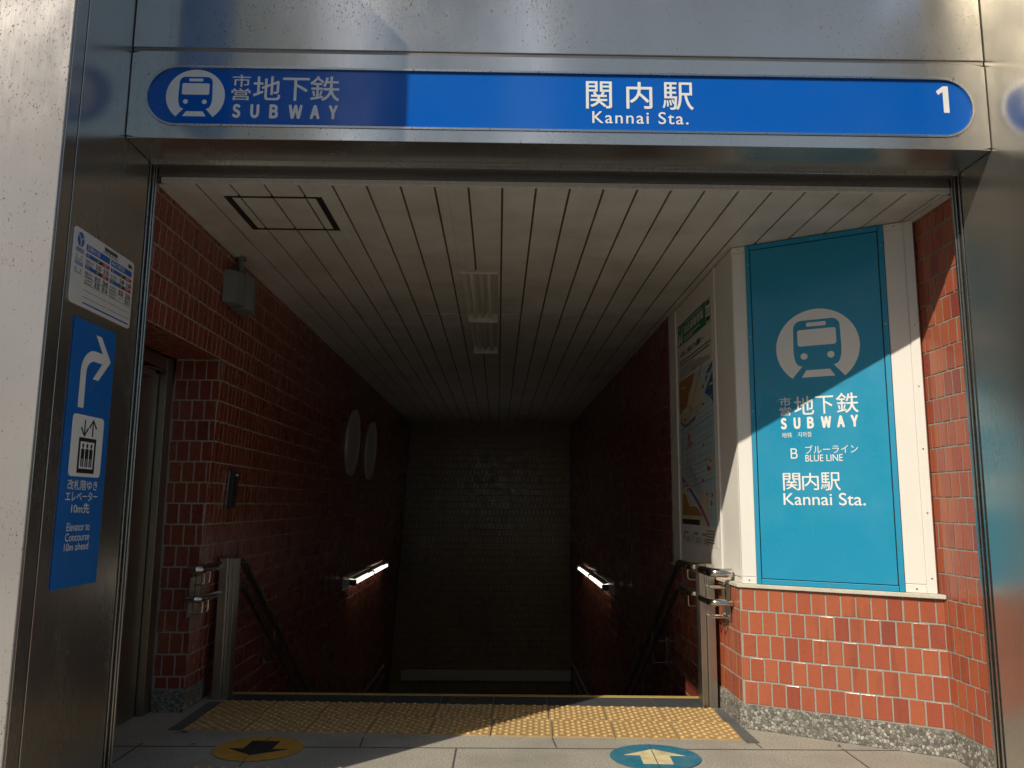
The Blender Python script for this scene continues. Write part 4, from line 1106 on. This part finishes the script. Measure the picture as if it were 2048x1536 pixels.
def plate_disc(y_, z_, r_, label):
    t = thing('round_plate', label, 'wall plate', (lwx(z_), y_, z_), 'round steel plates on the stair wall')
    b = MB(); b.cyl(LW, y_, z_, r_, 0.006, 0.030, seg=64, r2=r_ - 0.012); b.build('dish', 'disc', t)
    b = MB(); b.ring(LW, circ(y_, z_, r_ + 0.008, 64), circ(y_, z_, r_ - 0.035, 64), 0.028, 0.036); b.build('rim', 'disc', t, bevel=0.003)
plate_disc(8.60, 1.750, 0.345, 'larger-looking round brushed steel plate on the stair wall, the nearer of two')
plate_disc(9.82, 1.745, 0.345, 'smaller-looking round steel plate on the stair wall, deeper in the dark')

# ------------------------------------------------------------------ the street behind the viewer (seen in the steel)
def far_building(label, x0, x1, y, h, mat, pitch=3.4, depth=12):
    t = thing('street_building', label, 'building', ((x0 + x1) / 2, y - 5, -0.14), 'buildings across the street')
    b = MB(); b.box(x0, x1, y - depth, y, -0.14, h); b.build('wall', mat, t)
    b = MB(); nf = int(h // pitch)
    for f in range(nf):
        z_ = 0.9 + f * pitch; nx = max(1, int((x1 - x0) // 2.4)); st_ = (x1 - x0) / nx
        for k in range(nx): b.box(x0 + k * st_ + 0.35, x0 + (k + 1) * st_ - 0.35, y + 0.003, y + 0.05, z_, z_ + 1.9)
    o = b.build('window', 'glass', t); o['kind'] = 'stuff'
far_building('tall grey slab added across the street to shade the pavement, beside the low block', -60, -20.2, -14, 27, 'bldg', depth=0.9)  # unseen thin slab, added to narrow the sunlit strip of ground
far_building('low grey block across the street, under the sun', -20.1, -14.7, -14, 8, 'bldg')
far_building('tall grey block across the street, facing the timetable pillar', -14.6, -7.2, -14, 22, 'bldg')
far_building('slim glass block across the street, between two gaps of sky', -3.4, 0.2, -14, 20, 'bldg_dark')
far_building('wide glass block across the street, facing the blue sign', 1.4, 10.4, -14, 22, 'bldg_dark')
far_building('wide grey block across the street, beyond the last gap', 12.4, 40, -14, 16, 'bldg')

for o in BASES:
    if '_base' in o: del o['_base']

# ------------------------------------------------------------------ light, sky, camera
sd = Vector((0.98, 1.0, -1.03)).normalized()
sun = bpy.data.lights.new('sun', 'SUN'); sun.energy = 3.6; sun.angle = math.radians(0.5); sun.color = (1.0, 0.93, 0.80)
so = bpy.data.objects.new('sun', sun); COL.objects.link(so); so.rotation_euler = sd.to_track_quat('-Z', 'Y').to_euler(); so.location = (-10, -10, 12)
w = bpy.data.worlds.new('World'); S.world = w; w.use_nodes = True
nt = w.node_tree; bg = nt.nodes['Background']
sky = nt.nodes.new('ShaderNodeTexSky'); sky.sky_type = 'NISHITA'; sky.sun_disc = False
sky.sun_elevation = math.asin(-sd.z); sky.sun_rotation = math.atan2(-sd.x, -sd.y)
sky.air_density = 1.0; sky.dust_density = 1.6; sky.ozone_density = 1.0
nt.links.new(sky.outputs[0], bg.inputs['Color']); bg.inputs['Strength'].default_value = 0.14

cam = bpy.data.cameras.new('camera'); cam.sensor_width = 36; cam.lens = 1610.1 / 2048 * 36; cam.clip_end = 500; cam.clip_start = 0.05
co = bpy.data.objects.new('camera', cam); COL.objects.link(co); S.camera = co
pit, rol, yaw = (math.radians(a) for a in (8.571, 0.449, 0.926))
f = Vector((math.sin(yaw) * math.cos(pit), math.cos(yaw) * math.cos(pit), math.sin(pit)))
r0 = Vector((math.cos(yaw), -math.sin(yaw), 0)); u0 = r0.cross(f)
r = r0 * math.cos(rol) + u0 * math.sin(rol); u = -r0 * math.sin(rol) + u0 * math.cos(rol)
co.matrix_world = Matrix(((r.x, u.x, -f.x, 0), (r.y, u.y, -f.y, 0), (r.z, u.z, -f.z, 1.10), (0, 0, 0, 1)))

S.render.engine = 'CYCLES'
S.cycles.use_denoising = True
S.cycles.max_bounces = 8; S.cycles.diffuse_bounces = 4; S.cycles.glossy_bounces = 5
S.cycles.sample_clamp_indirect = 4.0
S.view_settings.view_transform = 'Standard'; S.view_settings.look = 'None'
S.view_settings.exposure = 0.15; S.view_settings.gamma = 1.0
